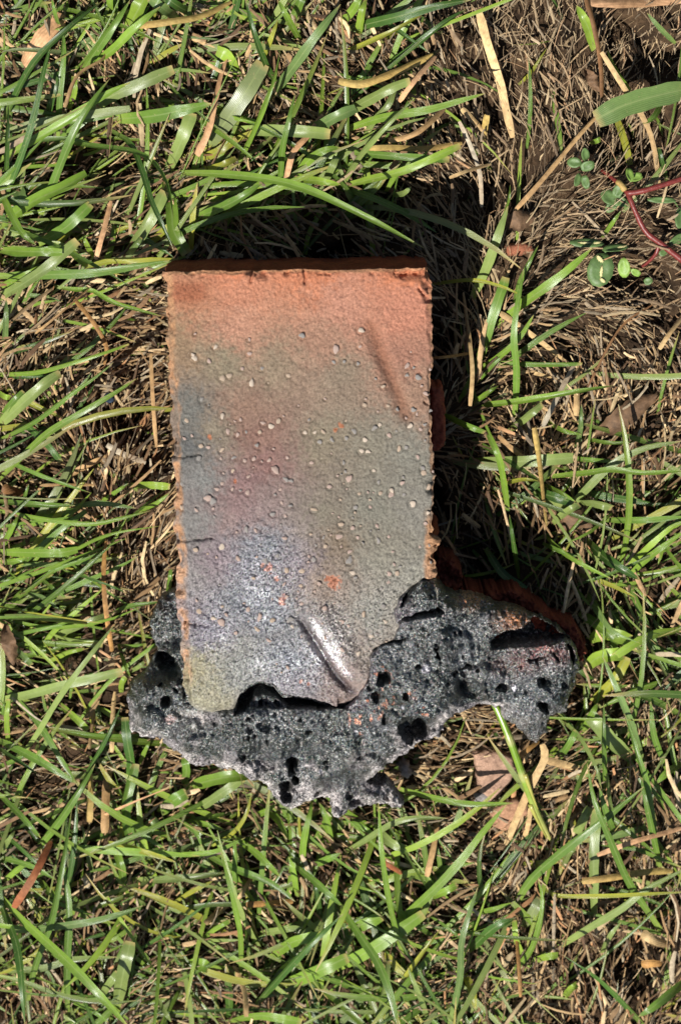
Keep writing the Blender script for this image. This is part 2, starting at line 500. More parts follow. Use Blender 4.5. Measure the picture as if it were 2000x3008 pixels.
BC = [(p[0], p[1], *(np.array(p[2:]) * (1.02 if p[1] < 960 else 0.935))) for p in BC]
AL = 0.59            # photographed brightness -> albedo


def brick_colour(x, y, uu, vv):
    wob = 26 * fbm(x / 90, y / 90, 3, 1) + 30 * fbm(x / 11, y / 11, 2, 0)
    c = spread([(p[0], p[1], *(lin(p[2:]))) for p in BC], x + wob, y + 26 * fbm(x / 90 + 8, y / 90, 3, 2) + 30 * fbm(x / 11 + 3, y / 11, 2, 3), 4.2, 45.0) * AL
    lum = c.mean(-1, keepdims=True); c = lum + (c - lum) * 1.2; c = c * 0.95; c[..., 2] = np.minimum(c[..., 2], 1.05 * c[..., 0]) * (1 - 0.04 * sstep(1150, 900, y)); c[..., 1] = np.minimum(c[..., 1], 1.0 * c[..., 0])
    orange = lin((216, 164, 122)) * AL
    n = fbm(x / 30, y / 30, 3, 3)
    m = sstep(34, 18, uu * 785 + 10 * n) * sstep(2050, 1950, y) * (0.2 + 0.7 * sstep(-0.3, 0.4, fbm(x / 14, y / 24, 2, 0)))
    m = np.maximum(m, sstep(9, 2, (1 - uu) * 785 + 9 * n) * 0.6)
    m = np.maximum(m, sstep(1480, 1560, y) * sstep(36, 16, (1 - uu) * 785 + 14 * n) * 0.95)
    m = np.maximum(m, sstep(12, 4, vv * 1300 + 6 * n) * 0.7)
    c = c * (1 - m[..., None]) + orange * m[..., None]
    # bright orange flecks where the skin has come off
    for fx, fy, r in ((790, 1670, 13), (830, 1762, 14), (812, 1700, 8), (982, 1712, 20), (960, 1700, 9), (1000, 1250, 9), (985, 1262, 7), (770, 1660, 6), (690, 1415, 6), (616, 1285, 7), (885, 2000, 7), (905, 2010, 6)):
        q = sstep(1.0, 0.6, np.hypot((x - fx), (y - fy) * 0.8) / r + 0.45 * vnoise(x / 6, y / 6, 2))[..., None]
        c = c * (1 - q * 0.7) + lin((216, 128, 84)) * AL * q * 0.7
    q = (sstep(40, 15, np.abs(y - 858) + 6 * n) * sstep(70, 30, np.abs(x - 555)))[..., None] * 0.5
    c = c * (1 - q) + lin((160, 84, 56)) * AL * q
    d, s, side = line_dist(GR1, x, y)
    q = (np.exp(-(d / 20) ** 2) * 0.55)[..., None]
    c = c * (1 - q) + lin((150, 96, 70)) * AL * q
    d, s, side = line_dist(GR2, x, y)
    q = (np.exp(-(d / 12) ** 2) * sstep(0, .3, s) * 0.9)[..., None]
    c = c * (1 - q) + lin((70, 50, 50)) * AL * q
    # clay behind the broken lip, with the cavity's shade painted on as dark brown
    lipy = np.interp(x, LIP[:, 0], LIP[:, 1])
    q = (sstep(2, 8, y - lipy) * ((x > 694) & (x < 990)))[..., None]
    c = c * (1 - q) + lin((52, 34, 28)) * q
    q = (sstep(-20, 25, y - lipy) * (x < 700))[..., None] * 0.6
    c = c * (1 - q) + lin((190, 188, 178)) * AL * q
    return np.clip(c, 0.004, 0.9)


def brick_gloss(x, y):
    g = 0.85 * np.exp(-((x - 780) / 140) ** 2 - ((y - 1730) / 170) ** 2)
    g = np.maximum(g, 1.0 * np.exp(-((x - 950) / 110) ** 2 - ((y - 1900) / 140) ** 2))
    g = np.maximum(g, 0.8 * np.exp(-((x - 830) / 190) ** 2 - ((y - 1960) / 110) ** 2))
    g = np.maximum(g, 0.7 * np.exp(-((x - 640) / 110) ** 2 - ((y - 1850) / 140) ** 2))
    g = np.maximum(g, 0.35 * sstep(1560, 1800, y))
    g = g * (0.85 + 0.3 * fbm(x / 30, y / 30, 3, 2))
    d, s, side = line_dist(GR2, x, y)
    g = np.maximum(g, 1.0 * np.exp(-((d - 30) / 17) ** 2) * (side < 0) * sstep(0, .2, s) * sstep(1.0, .8, s))
    return np.clip(g, 0, 1)


H = brick_height(BX, BY, U, W)
known = [(572, 1052, 13), (568, 1042, 8), (655, 1110, 13), (675, 1103, 11), (740, 1126, 12), (733, 1038, 9), (770, 1082, 9), (712, 1083, 7), (847, 1103, 8), (654, 1222, 10),
         (593, 1172, 9), (1072, 1190, 9), (1140, 1192, 9), (634, 1018, 10), (1060, 970, 12), (1058, 1018, 9), (886, 985, 11), (980, 1063, 8), (1052, 1068, 8), (1126, 1135, 9),
         (1214, 1204, 9), (1195, 1102, 8), (1235, 1260, 8), (1205, 1250, 10), (1100, 1257, 10), (1115, 1247, 8), (975, 1292, 10), (1072, 1292, 10), (1040, 1266, 10), (925, 1270, 9),
         (950, 1268, 7), (896, 1270, 9), (797, 1252, 9), (763, 1270, 9), (755, 1308, 10), (590, 1310, 10), (652, 1322, 10), (1172, 1317, 9), (1062, 1325, 12), (1080, 1327, 10),
         (915, 1360, 11), (720, 1352, 8), (686, 1383, 9), (840, 1408, 11), (855, 1412, 8), (1098, 1382, 8), (1242, 1374, 9), (1245, 1388, 10), (610, 1462, 12), (626, 1472, 13),
         (534, 1422, 9), (534, 1490, 10), (1150, 1440, 11), (1148, 1452, 10), (1212, 1480, 12), (1256, 1507, 9), (922, 1496, 11), (1003, 1540, 11), (802, 1510, 9), (652, 1606, 12),
         (575, 1616, 11), (836, 1580, 10), (955, 1605, 9), (815, 1632, 12), (700, 1640, 12), (805, 1672, 10), (842, 1674, 10), (744, 1698, 10), (1037, 1682, 12), (1142, 1684, 11),
         (1166, 1685, 10), (1044, 1698, 9), (757, 1850, 14), (800, 1822, 12), (853, 1820, 11), (858, 1840, 10), (790, 1880, 12), (907, 1890, 11), (1068, 1805, 10), (1132, 1826, 9),
         (1090, 1868, 9), (955, 1786, 10), (730, 1790, 11), (665, 1806, 10), (1125, 1780, 10), (1052, 1920, 9), (627, 1817, 9)]
spots = list(known)
tries = 0
while len(spots) < 262 and tries < 20000:
    tries += 1
    x = random.uniform(535, 1270); y = random.uniform(980, 2000)
    dens = 0.1 + 0.9 * math.exp(-((y - 1450) / 330) ** 2)
    if x < 600: dens *= 0.6
    if 1150 < x and y > 1770: continue
    if y > 1880 and x < 760: dens *= 0.3
    if 700 < x < 1000 and y < 1230: dens *= 0.5
    dens *= 0.25 + 1.3 * float(sstep(-0.2, 0.35, fbm(np.array(x / 95), np.array(y / 95), 2, 1)))
    if random.random() > dens: continue
    r = random.choice((4, 5, 5, 6, 7, 7, 8, 9, 11, 13))
    if all(math.hypot(x - a, y - b) > r + c + 2 for a, b, c in spots):
        spots.append((x, y, r))
# a fine gap runs round every grain
for gx_, gy_, gr_ in spots:
    m_ = (np.abs(BX - gx_) < 2.2 * gr_ + 6) & (np.abs(BY - gy_) < 2.2 * gr_ + 6)
    q_ = np.hypot(BX[m_] - gx_, BY[m_] - gy_)
    H[m_] -= 0.45 * np.exp(-((q_ - gr_ * 1.08) / 2.6) ** 2)

P0 = px(BX, BY, HB)
P0[..., 2] = HB + H * 0.001
# the arrises wander a little
jx = 0.0022 * fbm(BX / 40, BY / 40, 4, 2) * (sstep(0.04, 0, U) + sstep(0.96, 1, U)) + 0.0016 * sstep(0.97, 1, U) * sstep(1500, 1580, BY) * (0.6 + vnoise(BX / 30, BY / 14, 3))
jy = 0.0007 * fbm(BX / 40 + 9, BY / 40, 3, 1) * sstep(0.03, 0, W)
P0[..., 0] += jx; P0[..., 1] += jy
C0 = brick_colour(BX, BY, U, W); G0 = brick_gloss(BX, BY)
V = [P0.reshape(-1, 3)]; CC = [C0.reshape(-1, 3)]; GG = [G0.ravel()]
F = [grid_faces(NV, NU)[:, ::-1]]
# side walls
idx = np.arange(NV * NU).reshape(NV, NU)
loop = np.concatenate([idx[0, :], idx[1:, -1], idx[-1, -2::-1], idx[-2:0:-1, 0]])
L = V[0][loop]
nxt = np.roll(L, -1, 0) - np.roll(L, 1, 0)
nrm = np.stack([-nxt[:, 1], nxt[:, 0]], -1); nrm /= np.linalg.norm(nrm, axis=1)[:, None] + 1e-12
arc = np.concatenate([[0], np.cumsum(np.linalg.norm(np.diff(L[:, :2], axis=0), axis=1))])
KR = 30
prev = loop; base = len(V[0])
zb = 0.001
for k in range(1, KR + 1):
    f = k / KR
    zz = L[:, 2] * (1 - f) + zb * f
    off = 0.0009 * fbm(arc * 160, np.full_like(arc, zz.mean() * 160), 4, 1) * min(1, k / 3) + 0.0012 * sstep(0.15, 0, f) - 0.0015
    off = off * min(1, k / 2) + 0.0030 * float(sstep(0, 0.4, f)) * np.clip(nrm[:, 1], 0, 1)
    R = L.copy(); R[:, :2] += nrm * off[:, None]; R[:, 2] = zz
    ring = np.arange(base, base + len(L))
    V.append(R); GG.append(np.zeros(len(L)))
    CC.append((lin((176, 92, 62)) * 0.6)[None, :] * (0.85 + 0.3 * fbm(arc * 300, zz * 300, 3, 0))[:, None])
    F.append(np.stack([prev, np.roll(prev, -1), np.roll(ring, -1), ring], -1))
    prev = ring; base += len(L)
ctr = np.array([[L[:, 0].mean(), L[:, 1].mean(), zb]])
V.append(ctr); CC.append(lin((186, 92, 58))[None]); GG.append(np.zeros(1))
V = np.concatenate(V) - ROOT
F3 = np.stack([prev, np.roll(prev, -1), np.full(len(prev), base)], -1)
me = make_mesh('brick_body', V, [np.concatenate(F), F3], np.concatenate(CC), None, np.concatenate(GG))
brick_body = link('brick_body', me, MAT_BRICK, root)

# ---- grains of sand and grit fired into the face: parts, sharing four shapes
def grit_mesh(seed):
    r = random.Random(seed)
    V = []; F = []
    nseg = 9
    prof = [(1.0, -0.35), (1.0, 0.12), (0.72, 0.5), (0.0, 0.62)]
    ph = [r.uniform(0.7, 1.2) for _ in range(nseg)]
    for rad, z in prof[:-1]:
        for i in range(nseg):
            a = 2 * math.pi * i / nseg
            q = rad * ph[i] * r.uniform(0.94, 1.06)
            V.append((q * math.cos(a), q * math.sin(a) * 0.86, z + r.uniform(-.06, .06)))
    V.append((r.uniform(-.1, .1), r.uniform(-.1, .1), 0.6))
    for k in range(2):
        for i in range(nseg):
            j = (i + 1) % nseg
            F.append((k * nseg + i, k * nseg + j, (k + 1) * nseg + j, (k + 1) * nseg + i))
    T = [(2 * nseg + i, 2 * nseg + (i + 1) % nseg, 3 * nseg) for i in range(nseg)]
    return make_mesh('grit_grain', V, [np.array(F), np.array(T)])


GRIT_MATS = [plain_material('grit_beige', (160, 140, 120), 0.5, 2200, 0.5, 0.25),
             plain_material('grit_pink', (158, 136, 124), 0.5, 2200, 0.5, 0.25),
             plain_material('grit_grey', (128, 122, 116), 0.45, 2200, 0.5, 0.25),
             plain_material('grit_white', (176, 160, 142), 0.45, 2200, 0.5, 0.2)]
GRIT = []
for i in range(8):
    me = grit_mesh(100 + i); me.materials.append(GRIT_MATS[i % 4]); GRIT.append(me)
def uv_of(x, y):
    vv = (y - 793) / (2100 - 793.0)
    lx = CTL[0] * (1 - vv) + CBL[0] * vv; rx = CTR[0] * (1 - vv) + CBR[0] * vv
    return np.array((x - lx) / (rx - lx)), np.array(vv)


for i, (x, y, r) in enumerate(spots):
    uu, vv = uv_of(x, y)
    h = float(brick_height(np.array(x, float), np.array(y, float), uu, vv))
    p = px(x, y, HB + h * 0.001) - ROOT
    bigpale = i < len(known)
    me = GRIT[random.choice((0, 3, 4, 0, 2, 7, 6, 1)) if bigpale else random.choice((1, 5, 2, 6, 1, 5, 0))]
    o = link('grit_grain', me, None, brick_body, p)
    s = r * 0.000133 * random.uniform(0.75, 1.05)
    o.scale = (s * random.uniform(0.85, 1.15), s * random.uniform(0.6, 1), s * random.uniform(0.3, 0.6))
    o.rotation_euler = (random.uniform(-.15, .15), random.uniform(-.15, .15), random.uniform(0, 6.28))

# ---- the slag crust: a closed lump with bubbles, holes and drips
OUT = [(560, 1735), (500, 1741), (466, 1770), (452, 1815), (442, 1865), (455, 1900), (459, 1928), (440, 1965), (415, 1992), (382, 2018), (370, 2050), (374, 2110), (388, 2151), (425, 2172), (456, 2175), (500, 2202), (525, 2215),
       (548, 2248), (602, 2257), (640, 2258), (694, 2267), (766, 2296), (791, 2325), (820, 2362), (854, 2381), (893, 2369), (931, 2350), (962, 2352), (975, 2374), (972, 2398), (988, 2406), (1010, 2402), (1029, 2385),
       (1080, 2368), (1136, 2366), (1179, 2382), (1188, 2356), (1160, 2325), (1140, 2303), (1097, 2285), (1110, 2262), (1165, 2230), (1218, 2186), (1291, 2167), (1310, 2123), (1359, 2092), (1412, 2076), (1475, 2082),
       (1486, 2120), (1514, 2138), (1545, 2165), (1577, 2184), (1606, 2153), (1616, 2109), (1664, 2099), (1674, 2051), (1690, 2010), (1700, 1988), (1706, 1940), (1692, 1900), (1669, 1880),
       (1630, 1840), (1557, 1806), (1465, 1782), (1402, 1757), (1330, 1748), (1290, 1722), (1245, 1660), (1120, 1660), (1000, 1780), (900, 1880), (700, 1900), (560, 1880)]
ENV = [(470, 1850, -26), (520, 1760, -30), (490, 1950, -20), (520, 2020, -7), (420, 2050, -15), (400, 2130, -19), (480, 2110, -12), (560, 2130, -7), (640, 2140, -5), (600, 2220, -15), (760, 2130, -4), (860, 2120, -4), (960, 2130, -4),
       (760, 2230, -14), (860, 2260, -16), (850, 2340, -24), (950, 2260, -14), (960, 2340, -26), (1080, 2330, -26), (1150, 2360, -30), (1060, 2200, -8), (1150, 2150, -8), (1000, 2060, -1.5), (1100, 1960, 1.0), (1060, 2010, 0.5), (1130, 1880, 0.5),
       (1180, 1800, 1.2), (1240, 1740, 2.2), (1215, 1755, 2.5), (1280, 1760, -2), (1200, 1900, -0.5), (1200, 2020, -3), (1300, 1850, -6), (1300, 1980, -8), (1400, 1830, -9), (1400, 1950, -11), (1250, 2100, -12), (1400, 2050, -17), (1480, 1800, -10),
       (1540, 1820, -11), (1500, 1920, -14), (1600, 1920, -15), (1680, 1920, -17), (1600, 2010, -18), (1560, 2090, -24), (1640, 2060, -24), (1580, 2150, -30),
       (700, 1990, -12), (850, 1980, -12), (600, 1950, -14), (1000, 1970, -6), (1090, 1870, -3), (1160, 1740, -4)]
# bubbles: x, y, radius (px), depth (mm)
PITS = [(490, 1945, 33, 16), (512, 1972, 16, 8), (490, 2055, 18, 8), (516, 2016, 8, 5), (473, 2010, 6, 4), (1130, 1980, 21, 6), (1120, 1992, 13, 4), (1088, 2010, 11, 2.5), (1103, 2037, 17, 5), (1130, 2098, 13, 7), (1190, 2035, 10, 6),
        (1376, 2012, 34, 4.0), (1368, 2013, 18, 5), (1475, 2015, 15, 6), (1462, 2018, 9, 5), (1228, 1955, 9, 6), (1333, 1975, 9, 7), (1342, 1968, 6, 5), (1358, 1973, 8, 3), (1285, 1925, 9, 7), (1281, 1900, 8, 6), (1280, 1885, 6, 5), (1313, 2003, 6, 5), (1402, 1958, 7, 4), (1370, 1945, 12, 2.5), (1335, 1850, 5, 4),
        (1350, 1850, 6, 4), (1210, 2130, 42, 9), (1235, 2140, 26, 8), (1200, 2160, 20, 6), (736, 2100, 8, 5), (765, 2056, 6, 5), (783, 2062, 5, 4), (814, 2056, 8, 5), (780, 2125, 22, 5), (733, 2135, 10, 3), (730, 2155, 9, 4), (790, 2168, 9, 5), (910, 2140, 9, 6), (960, 2232, 10, 8), (885, 2105, 5, 4),
        (715, 2215, 12, 5), (702, 2222, 7, 4), (860, 2235, 18, 13), (858, 2260, 13, 12), (868, 2285, 12, 11), (838, 2300, 22, 11), (845, 2330, 15, 8), (785, 2240, 24, 2.0), (1115, 2290, 22, 9), (1090, 2290, 12, 8), (1600, 2075, 16, 9), (1585, 2070, 10, 7), (1608, 2095, 8, 6), (1610, 2003, 26, 5), (1590, 2005, 16, 5),
        (1660, 2010, 10, 5), (1575, 1935, 7, 3), (1550, 1935, 7, 3), (975, 1770, 0.1, 0), (1040, 2360, 16, 5), (1140, 2340, 12, 5), (1025, 2330, 12, 3), (930, 2330, 10, 4)]
# trenches: polyline, half width px, depth mm
SLITS = [([(1175, 1818), (1200, 1806), (1235, 1798), (1265, 1795), (1285, 1790), (1297, 1795)], 9, 9), ([(1285, 1780), (1290, 1800)], 8, 8), ([(1095, 1893), (1130, 1880), (1165, 1877), (1195, 1872)], 6.5, 7), ([(1180, 1770), (1200, 1740), (1230, 1695), (1258, 1702)], 7, 7),
         ([(1548, 1935), (1575, 1930), (1605, 1918)], 4.5, 4), ([(1622, 1910), (1632, 1930), (1640, 1938)], 4, 4), ([(1670, 1890), (1686, 1950)], 8, 7), ([(1290, 1885), (1284, 1905), (1286, 1932)], 6, 6), ([(1350, 1960), (1375, 1952), (1395, 1945)], 5, 4), ([(1390, 2090), (1330, 2110)], 6, 4)]
DOMES = [(600, 2205, 60, 4.5), (700, 2170, 55, 3.5), (1000, 2200, 60, 4), (820, 2180, 50, 3), (1330, 1900, 60, 3), (1420, 1990, 55, 3.5), (560, 2150, 45, 3), (1210, 2010, 45, 2.5), (440, 2110, 48, 4), (1090, 2250, 45, 4), (740, 2260, 34, 3.5), (505, 2105, 24, 2.2), (855, 2350, 38, 4), (935, 2098, 34, 2.0), (1245, 1755, 30, 2.5), (1150, 2120, 40, 2), (1630, 2060, 26, 4), (985, 2390, 16, 4), (420, 2030, 40, 3), (1500, 2150, 30, 2), (1080, 2345, 30, 3), (1250, 1968, 15, 1.2), (1505, 2010, 12, 1.2), (1150, 2375, 14, 3), (1370, 2022, 12, 3)]
CLEFT = [(1436, 1881), (1450, 1866), (1485, 1843), (1530, 1842), (1567, 1817), (1610, 1835), (1660, 1868), (1680, 1884), (1600, 1888), (1520, 1892), (1441, 1897)]
TRENCH = [tuple(p) for p in LIP[4:13]] + [tuple(p) for p in LIP2[::-1]]

SP = 2.9                           # grid step in photograph pixels (about 0.38 mm)
xs = np.arange(350, 1725, SP); ys = np.arange(1670, 2425, SP)
X, Y = np.meshgrid(xs, ys)
D = poly_dist(OUT, X, Y) + 3 + 9 * fbm(X / 34, Y / 34, 3, 0) + 4.0 * vnoise(X / 9, Y / 9, 2)
env = spread(ENV, X, Y, 4.0)[..., 0]
dO = poly_dist(OVER, X, Y) + 6 * fbm(X / 26, Y / 26, 3, 2) + 2 * vnoise(X / 8, Y / 8, 1)
inb = poly_dist([CTL, (CTR[0] + 2, CTR[1]), (CBR[0] + 2, 2085), (CBL[0], 2060)], X, Y) > 0
dinb = -poly_dist([CTL, (CTR[0] + 2, CTR[1]), (CBR[0] + 2, 2085), (CBL[0], 2060)], X, Y)
lifted = np.maximum(env, 0.2) + 0.8
env = np.where(inb, env, env + (lifted - env) * sstep(75, 0, dinb) * sstep(-20, 20, dO))
env = np.where(inb, -10 + (np.maximum(env, 0.2) + 10.8) * sstep(-10, 12, dO), env)
warp = 8 * fbm(X / 22, Y / 22, 2, 1)
top = env + 2.0 + 4.2 * fbm(X / 75, Y / 75, 4, 3) + 1.2 * (0.4 - np.abs(fbm(X / 45 + 5, Y / 45, 3, 2))) + 0.75 * fbm(X / 26, Y / 26, 3, 1) + 0.5 * vnoise(X / 8.0, Y / 8.0, 0) + 0.42 * vnoise(X / 4.3, Y / 4.3, 2)
R0 = 78.0
k = np.clip(1 - D / R0, 0, 1)
top = top - 12.0 * (1 - np.sqrt(np.clip(1 - k * k, 0, 1)))
bot = env - 21 + 7.0 * (1 - np.sqrt(np.clip(1 - k * k, 0, 1))) - 12 * sstep(20, 190, D) + 1.5 * fbm(X / 60, Y / 60, 3, 2)
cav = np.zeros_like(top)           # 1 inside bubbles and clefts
XW = X + warp; YW = Y + 8 * fbm(X / 24 + 7, Y / 24, 2, 2)
for x, y, r, dp in DOMES:
    q = np.hypot(XW - x, YW - y) / r
    top = top + dp * np.sqrt(np.clip(1 - q * q, 0, 1))
for x, y, r, dp in PITS:
    q = np.hypot(XW - x, YW - y) / r
    top = top - dp * (np.clip(1 - q ** 4, 0, 1) if dp > 5.5 else np.sqrt(np.clip(1 - q * q, 0, 1))) * (q < 1) + 0.35 * np.exp(-((q - 1.15) / 0.14) ** 2)
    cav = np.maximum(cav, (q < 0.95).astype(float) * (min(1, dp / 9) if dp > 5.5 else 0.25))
# many small bubbles
nb = 900
bxs = rng.uniform(370, 1700, nb); bys = rng.uniform(1740, 2380, nb); brs = rng.choice([3.5, 4, 5, 5, 6, 7, 9], nb)
for x, y, r in zip(bxs, bys, brs):
    i0 = int((y - 1670 - 2 * r) / SP); i1 = int((y - 1670 + 2 * r) / SP) + 2; j0 = int((x - 350 - 2 * r) / SP); j1 = int((x - 350 + 2 * r) / SP) + 2
    i0 = max(0, i0); j0 = max(0, j0)
    q = np.hypot(X[i0:i1, j0:j1] - x, Y[i0:i1, j0:j1] - y) / r
    top[i0:i1, j0:j1] -= r * 0.22 * np.clip(1 - q ** 2, 0, 1)
for pts, wd, dp in SLITS:
    d, s, _ = line_dist(pts, XW, YW)
    taper = wd * (0.45 + 0.8 * np.sin(np.pi * np.clip(s, 0.02, 0.98)))
    top = top - dp * sstep(taper, taper * 0.45, d)
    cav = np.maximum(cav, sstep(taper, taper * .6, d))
d = poly_dist(CLEFT, X + 3 * vnoise(X / 10, Y / 10, 1), Y + 3 * vnoise(X / 9, Y / 9, 3))
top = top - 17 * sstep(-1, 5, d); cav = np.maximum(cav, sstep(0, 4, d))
d = poly_dist(TRENCH, X, Y)
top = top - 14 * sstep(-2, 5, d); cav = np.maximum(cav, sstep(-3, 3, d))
bot = np.minimum(bot, top - 2.5)
zlow = 2.0 - HB * 1000
bot = np.maximum(bot, zlow)
top = np.maximum(top, bot + 1.0)

# colours of the crust
sl_dark = lin((18, 18, 21)); sl_grey = lin((74, 74, 77)); sl_ash = lin((186, 178, 172)); sl_blue = lin((52, 56, 64)); sl_red = lin((136, 76, 70)); sl_clay = lin((176, 120, 82)); sl_purp = lin((98, 84, 92))
n1 = sstep(-0.22, 0.32, fbm(X / 62, Y / 62, 4, 0))[..., None]
cs = sl_dark * (1 - n1) + sl_grey * n1


def blend(cs, c, m):
    m = np.clip(m, 0, 1)[..., None]; return cs * (1 - m) + c * m


def blob(x, y, rx, ry, amp=1.0):
    return amp * np.exp(-((X - x) / rx) ** 2 - ((Y - y) / ry) ** 2) * (0.75 + 0.6 * fbm(X / 24, Y / 24, 3, 2))


cs = blend(cs, sl_grey * 1.15, blob(1350, 1860, 120, 80, 0.9))
cs = blend(cs, sl_blue * 0.7, blob(1260, 2100, 90, 70, 1.1) + blob(1640, 2030, 60, 70, 0.9) + blob(1480, 2040, 130, 28, 1.0))
cs = blend(cs, sl_dark * 0.8, blob(470, 2080, 90, 80, 0.7) + blob(850, 2180, 200, 50, 0.7))
cs = blend(cs, sl_red, blob(1600, 1910, 80, 32, 1.1) + blob(1500, 1950, 60, 25, 0.5))
cs = blend(cs, sl_clay, blob(1510, 1815, 48, 30, 1.2) + blob(1385, 1762, 45, 20, 1.2) + blob(1280, 1700, 18, 26, 1.0))
cs = blend(cs, sl_purp, blob(1180, 1790, 34, 36, 1.0) + blob(1080, 1960, 36, 60, 0.8) + blob(1040, 2050, 60, 30, 0.9) + blob(1000, 2330, 120, 40, 0.5))
cs = blend(cs, sl_grey * 1.05, blob(1110, 1960, 60, 60, 0.5))
ash = sstep(62, 8, D + 40 * fbm(X / 30, Y / 30, 4, 1)) * (Y > 2060) * np.where(X > 1480, 0.3, 0.85)
ash = np.maximum(ash, 0.85 * sstep(0.05, 0.5, fbm(X / 70 + 3, Y / 40, 4, 2)) * np.exp(-((Y - (2230 + (X - 700) * 0.08)) / 38) ** 2) * ((X > 500) & (X < 1150)))
ash = np.maximum(ash, 0.7 * sstep(0.0, 0.4, fbm(X / 45 + 11, Y / 45, 4, 3)) * sstep(130, 50, D) * (Y > 2120) * (X < 1250))
ash = np.maximum(ash, 1.0 * np.exp(-((X - 825) / 32) ** 2 - ((Y - 2335) / 32) ** 2))
ash = np.maximum(ash, 0.75 * np.exp(-((X - 600) / 70) ** 2 - ((Y - 2100) / 22) ** 2))
ash = np.maximum(ash, 0.8 * sstep(16, 4, np.abs(D)) * ((X > 1300) & (X < 1480) & (Y > 2050)))
cs = blend(cs, sl_ash, ash)
for x, y, r in ((1248, 1962, 14), (1505, 2012, 11), (1185, 2070, 8), (505, 2105, 18), (1045, 2140, 7), (940, 2260, 6), (690, 2060, 6)):
    q = np.hypot(XW - x, YW - y) / r
    cs = blend(cs, lin((206, 200, 204)) if r < 18 else lin((150, 124, 118)), sstep(1, 0.7, q))
q = sstep(0.42, 0.6, vnoise(X / 11, Y / 11, 1)) * sstep(0.1, .5, vnoise(X / 70, Y / 70, 3)) * (np.hypot(X - 1130, Y - 2060) < 130)
cs = blend(cs, lin((200, 120, 84)), q * 0.8)
cs = blend(cs, lin((26, 25, 25)), cav * 0.8)  # shade inside bubbles and clefts painted into the crust colour
gl = np.clip(0.72 + 0.35 * fbm(X / 40, Y / 40, 3, 3) - 0.85 * ash - 0.5 * blob(1510, 1815, 60, 30), 0, 1) * (1 - 0.5 * cav)
gl = np.maximum(gl, 0.95 * np.exp(-((X - 935) / 30) ** 2 - ((Y - 2098) / 22) ** 2))

mask = D > 0
cells = mask[:-1, :-1] & mask[1:, :-1] & mask[:-1, 1:] & mask[1:, 1:]
used = np.zeros_like(mask)
used[:-1, :-1] |= cells; used[1:, :-1] |= cells; used[:-1, 1:] |= cells; used[1:, 1:] |= cells
vid = -np.ones(mask.shape, int); vid[used] = np.arange(used.sum())
nv = int(used.sum())
PT = px(X[used], Y[used], HB + env[used] * 0.001 - 0.003)
PT2 = PT.copy()
PT[:, 2] = HB + top[used] * 0.001; PT2[:, 2] = HB + bot[used] * 0.001
ii, jj = np.nonzero(cells)
q4 = np.stack([vid[ii, jj], vid[ii + 1, jj], vid[ii + 1, jj + 1], vid[ii, jj + 1]], -1)
Ft = q4; Fb = q4[:, ::-1] + nv
E = {}
ed = np.concatenate([q4[:, [0, 1]], q4[:, [1, 2]], q4[:, [2, 3]], q4[:, [3, 0]]])
key = np.sort(ed, 1); kk = key[:, 0] * (nv + 1) + key[:, 1]
un, inv, cnt = np.unique(kk, return_inverse=True, return_counts=True)
be = ed[cnt[inv] == 1]
# the rim: one ring half way down, pushed out a little
rimv = np.unique(be); rid = -np.ones(nv, int); rid[rimv] = np.arange(len(rimv)) + 2 * nv
PM = (PT[rimv] + PT2[rimv]) / 2
Fs = np.concatenate([np.stack([be[:, 1], be[:, 0], rid[be[:, 0]], rid[be[:, 1]]], -1),
                     np.stack([rid[be[:, 1]], rid[be[:, 0]], be[:, 0] + nv, be[:, 1] + nv], -1)])
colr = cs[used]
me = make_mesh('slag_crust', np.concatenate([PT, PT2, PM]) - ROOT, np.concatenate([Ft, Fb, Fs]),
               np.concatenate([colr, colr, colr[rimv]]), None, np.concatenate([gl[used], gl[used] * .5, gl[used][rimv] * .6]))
slag_crust = link('slag_crust', me, MAT_SLAG, root)


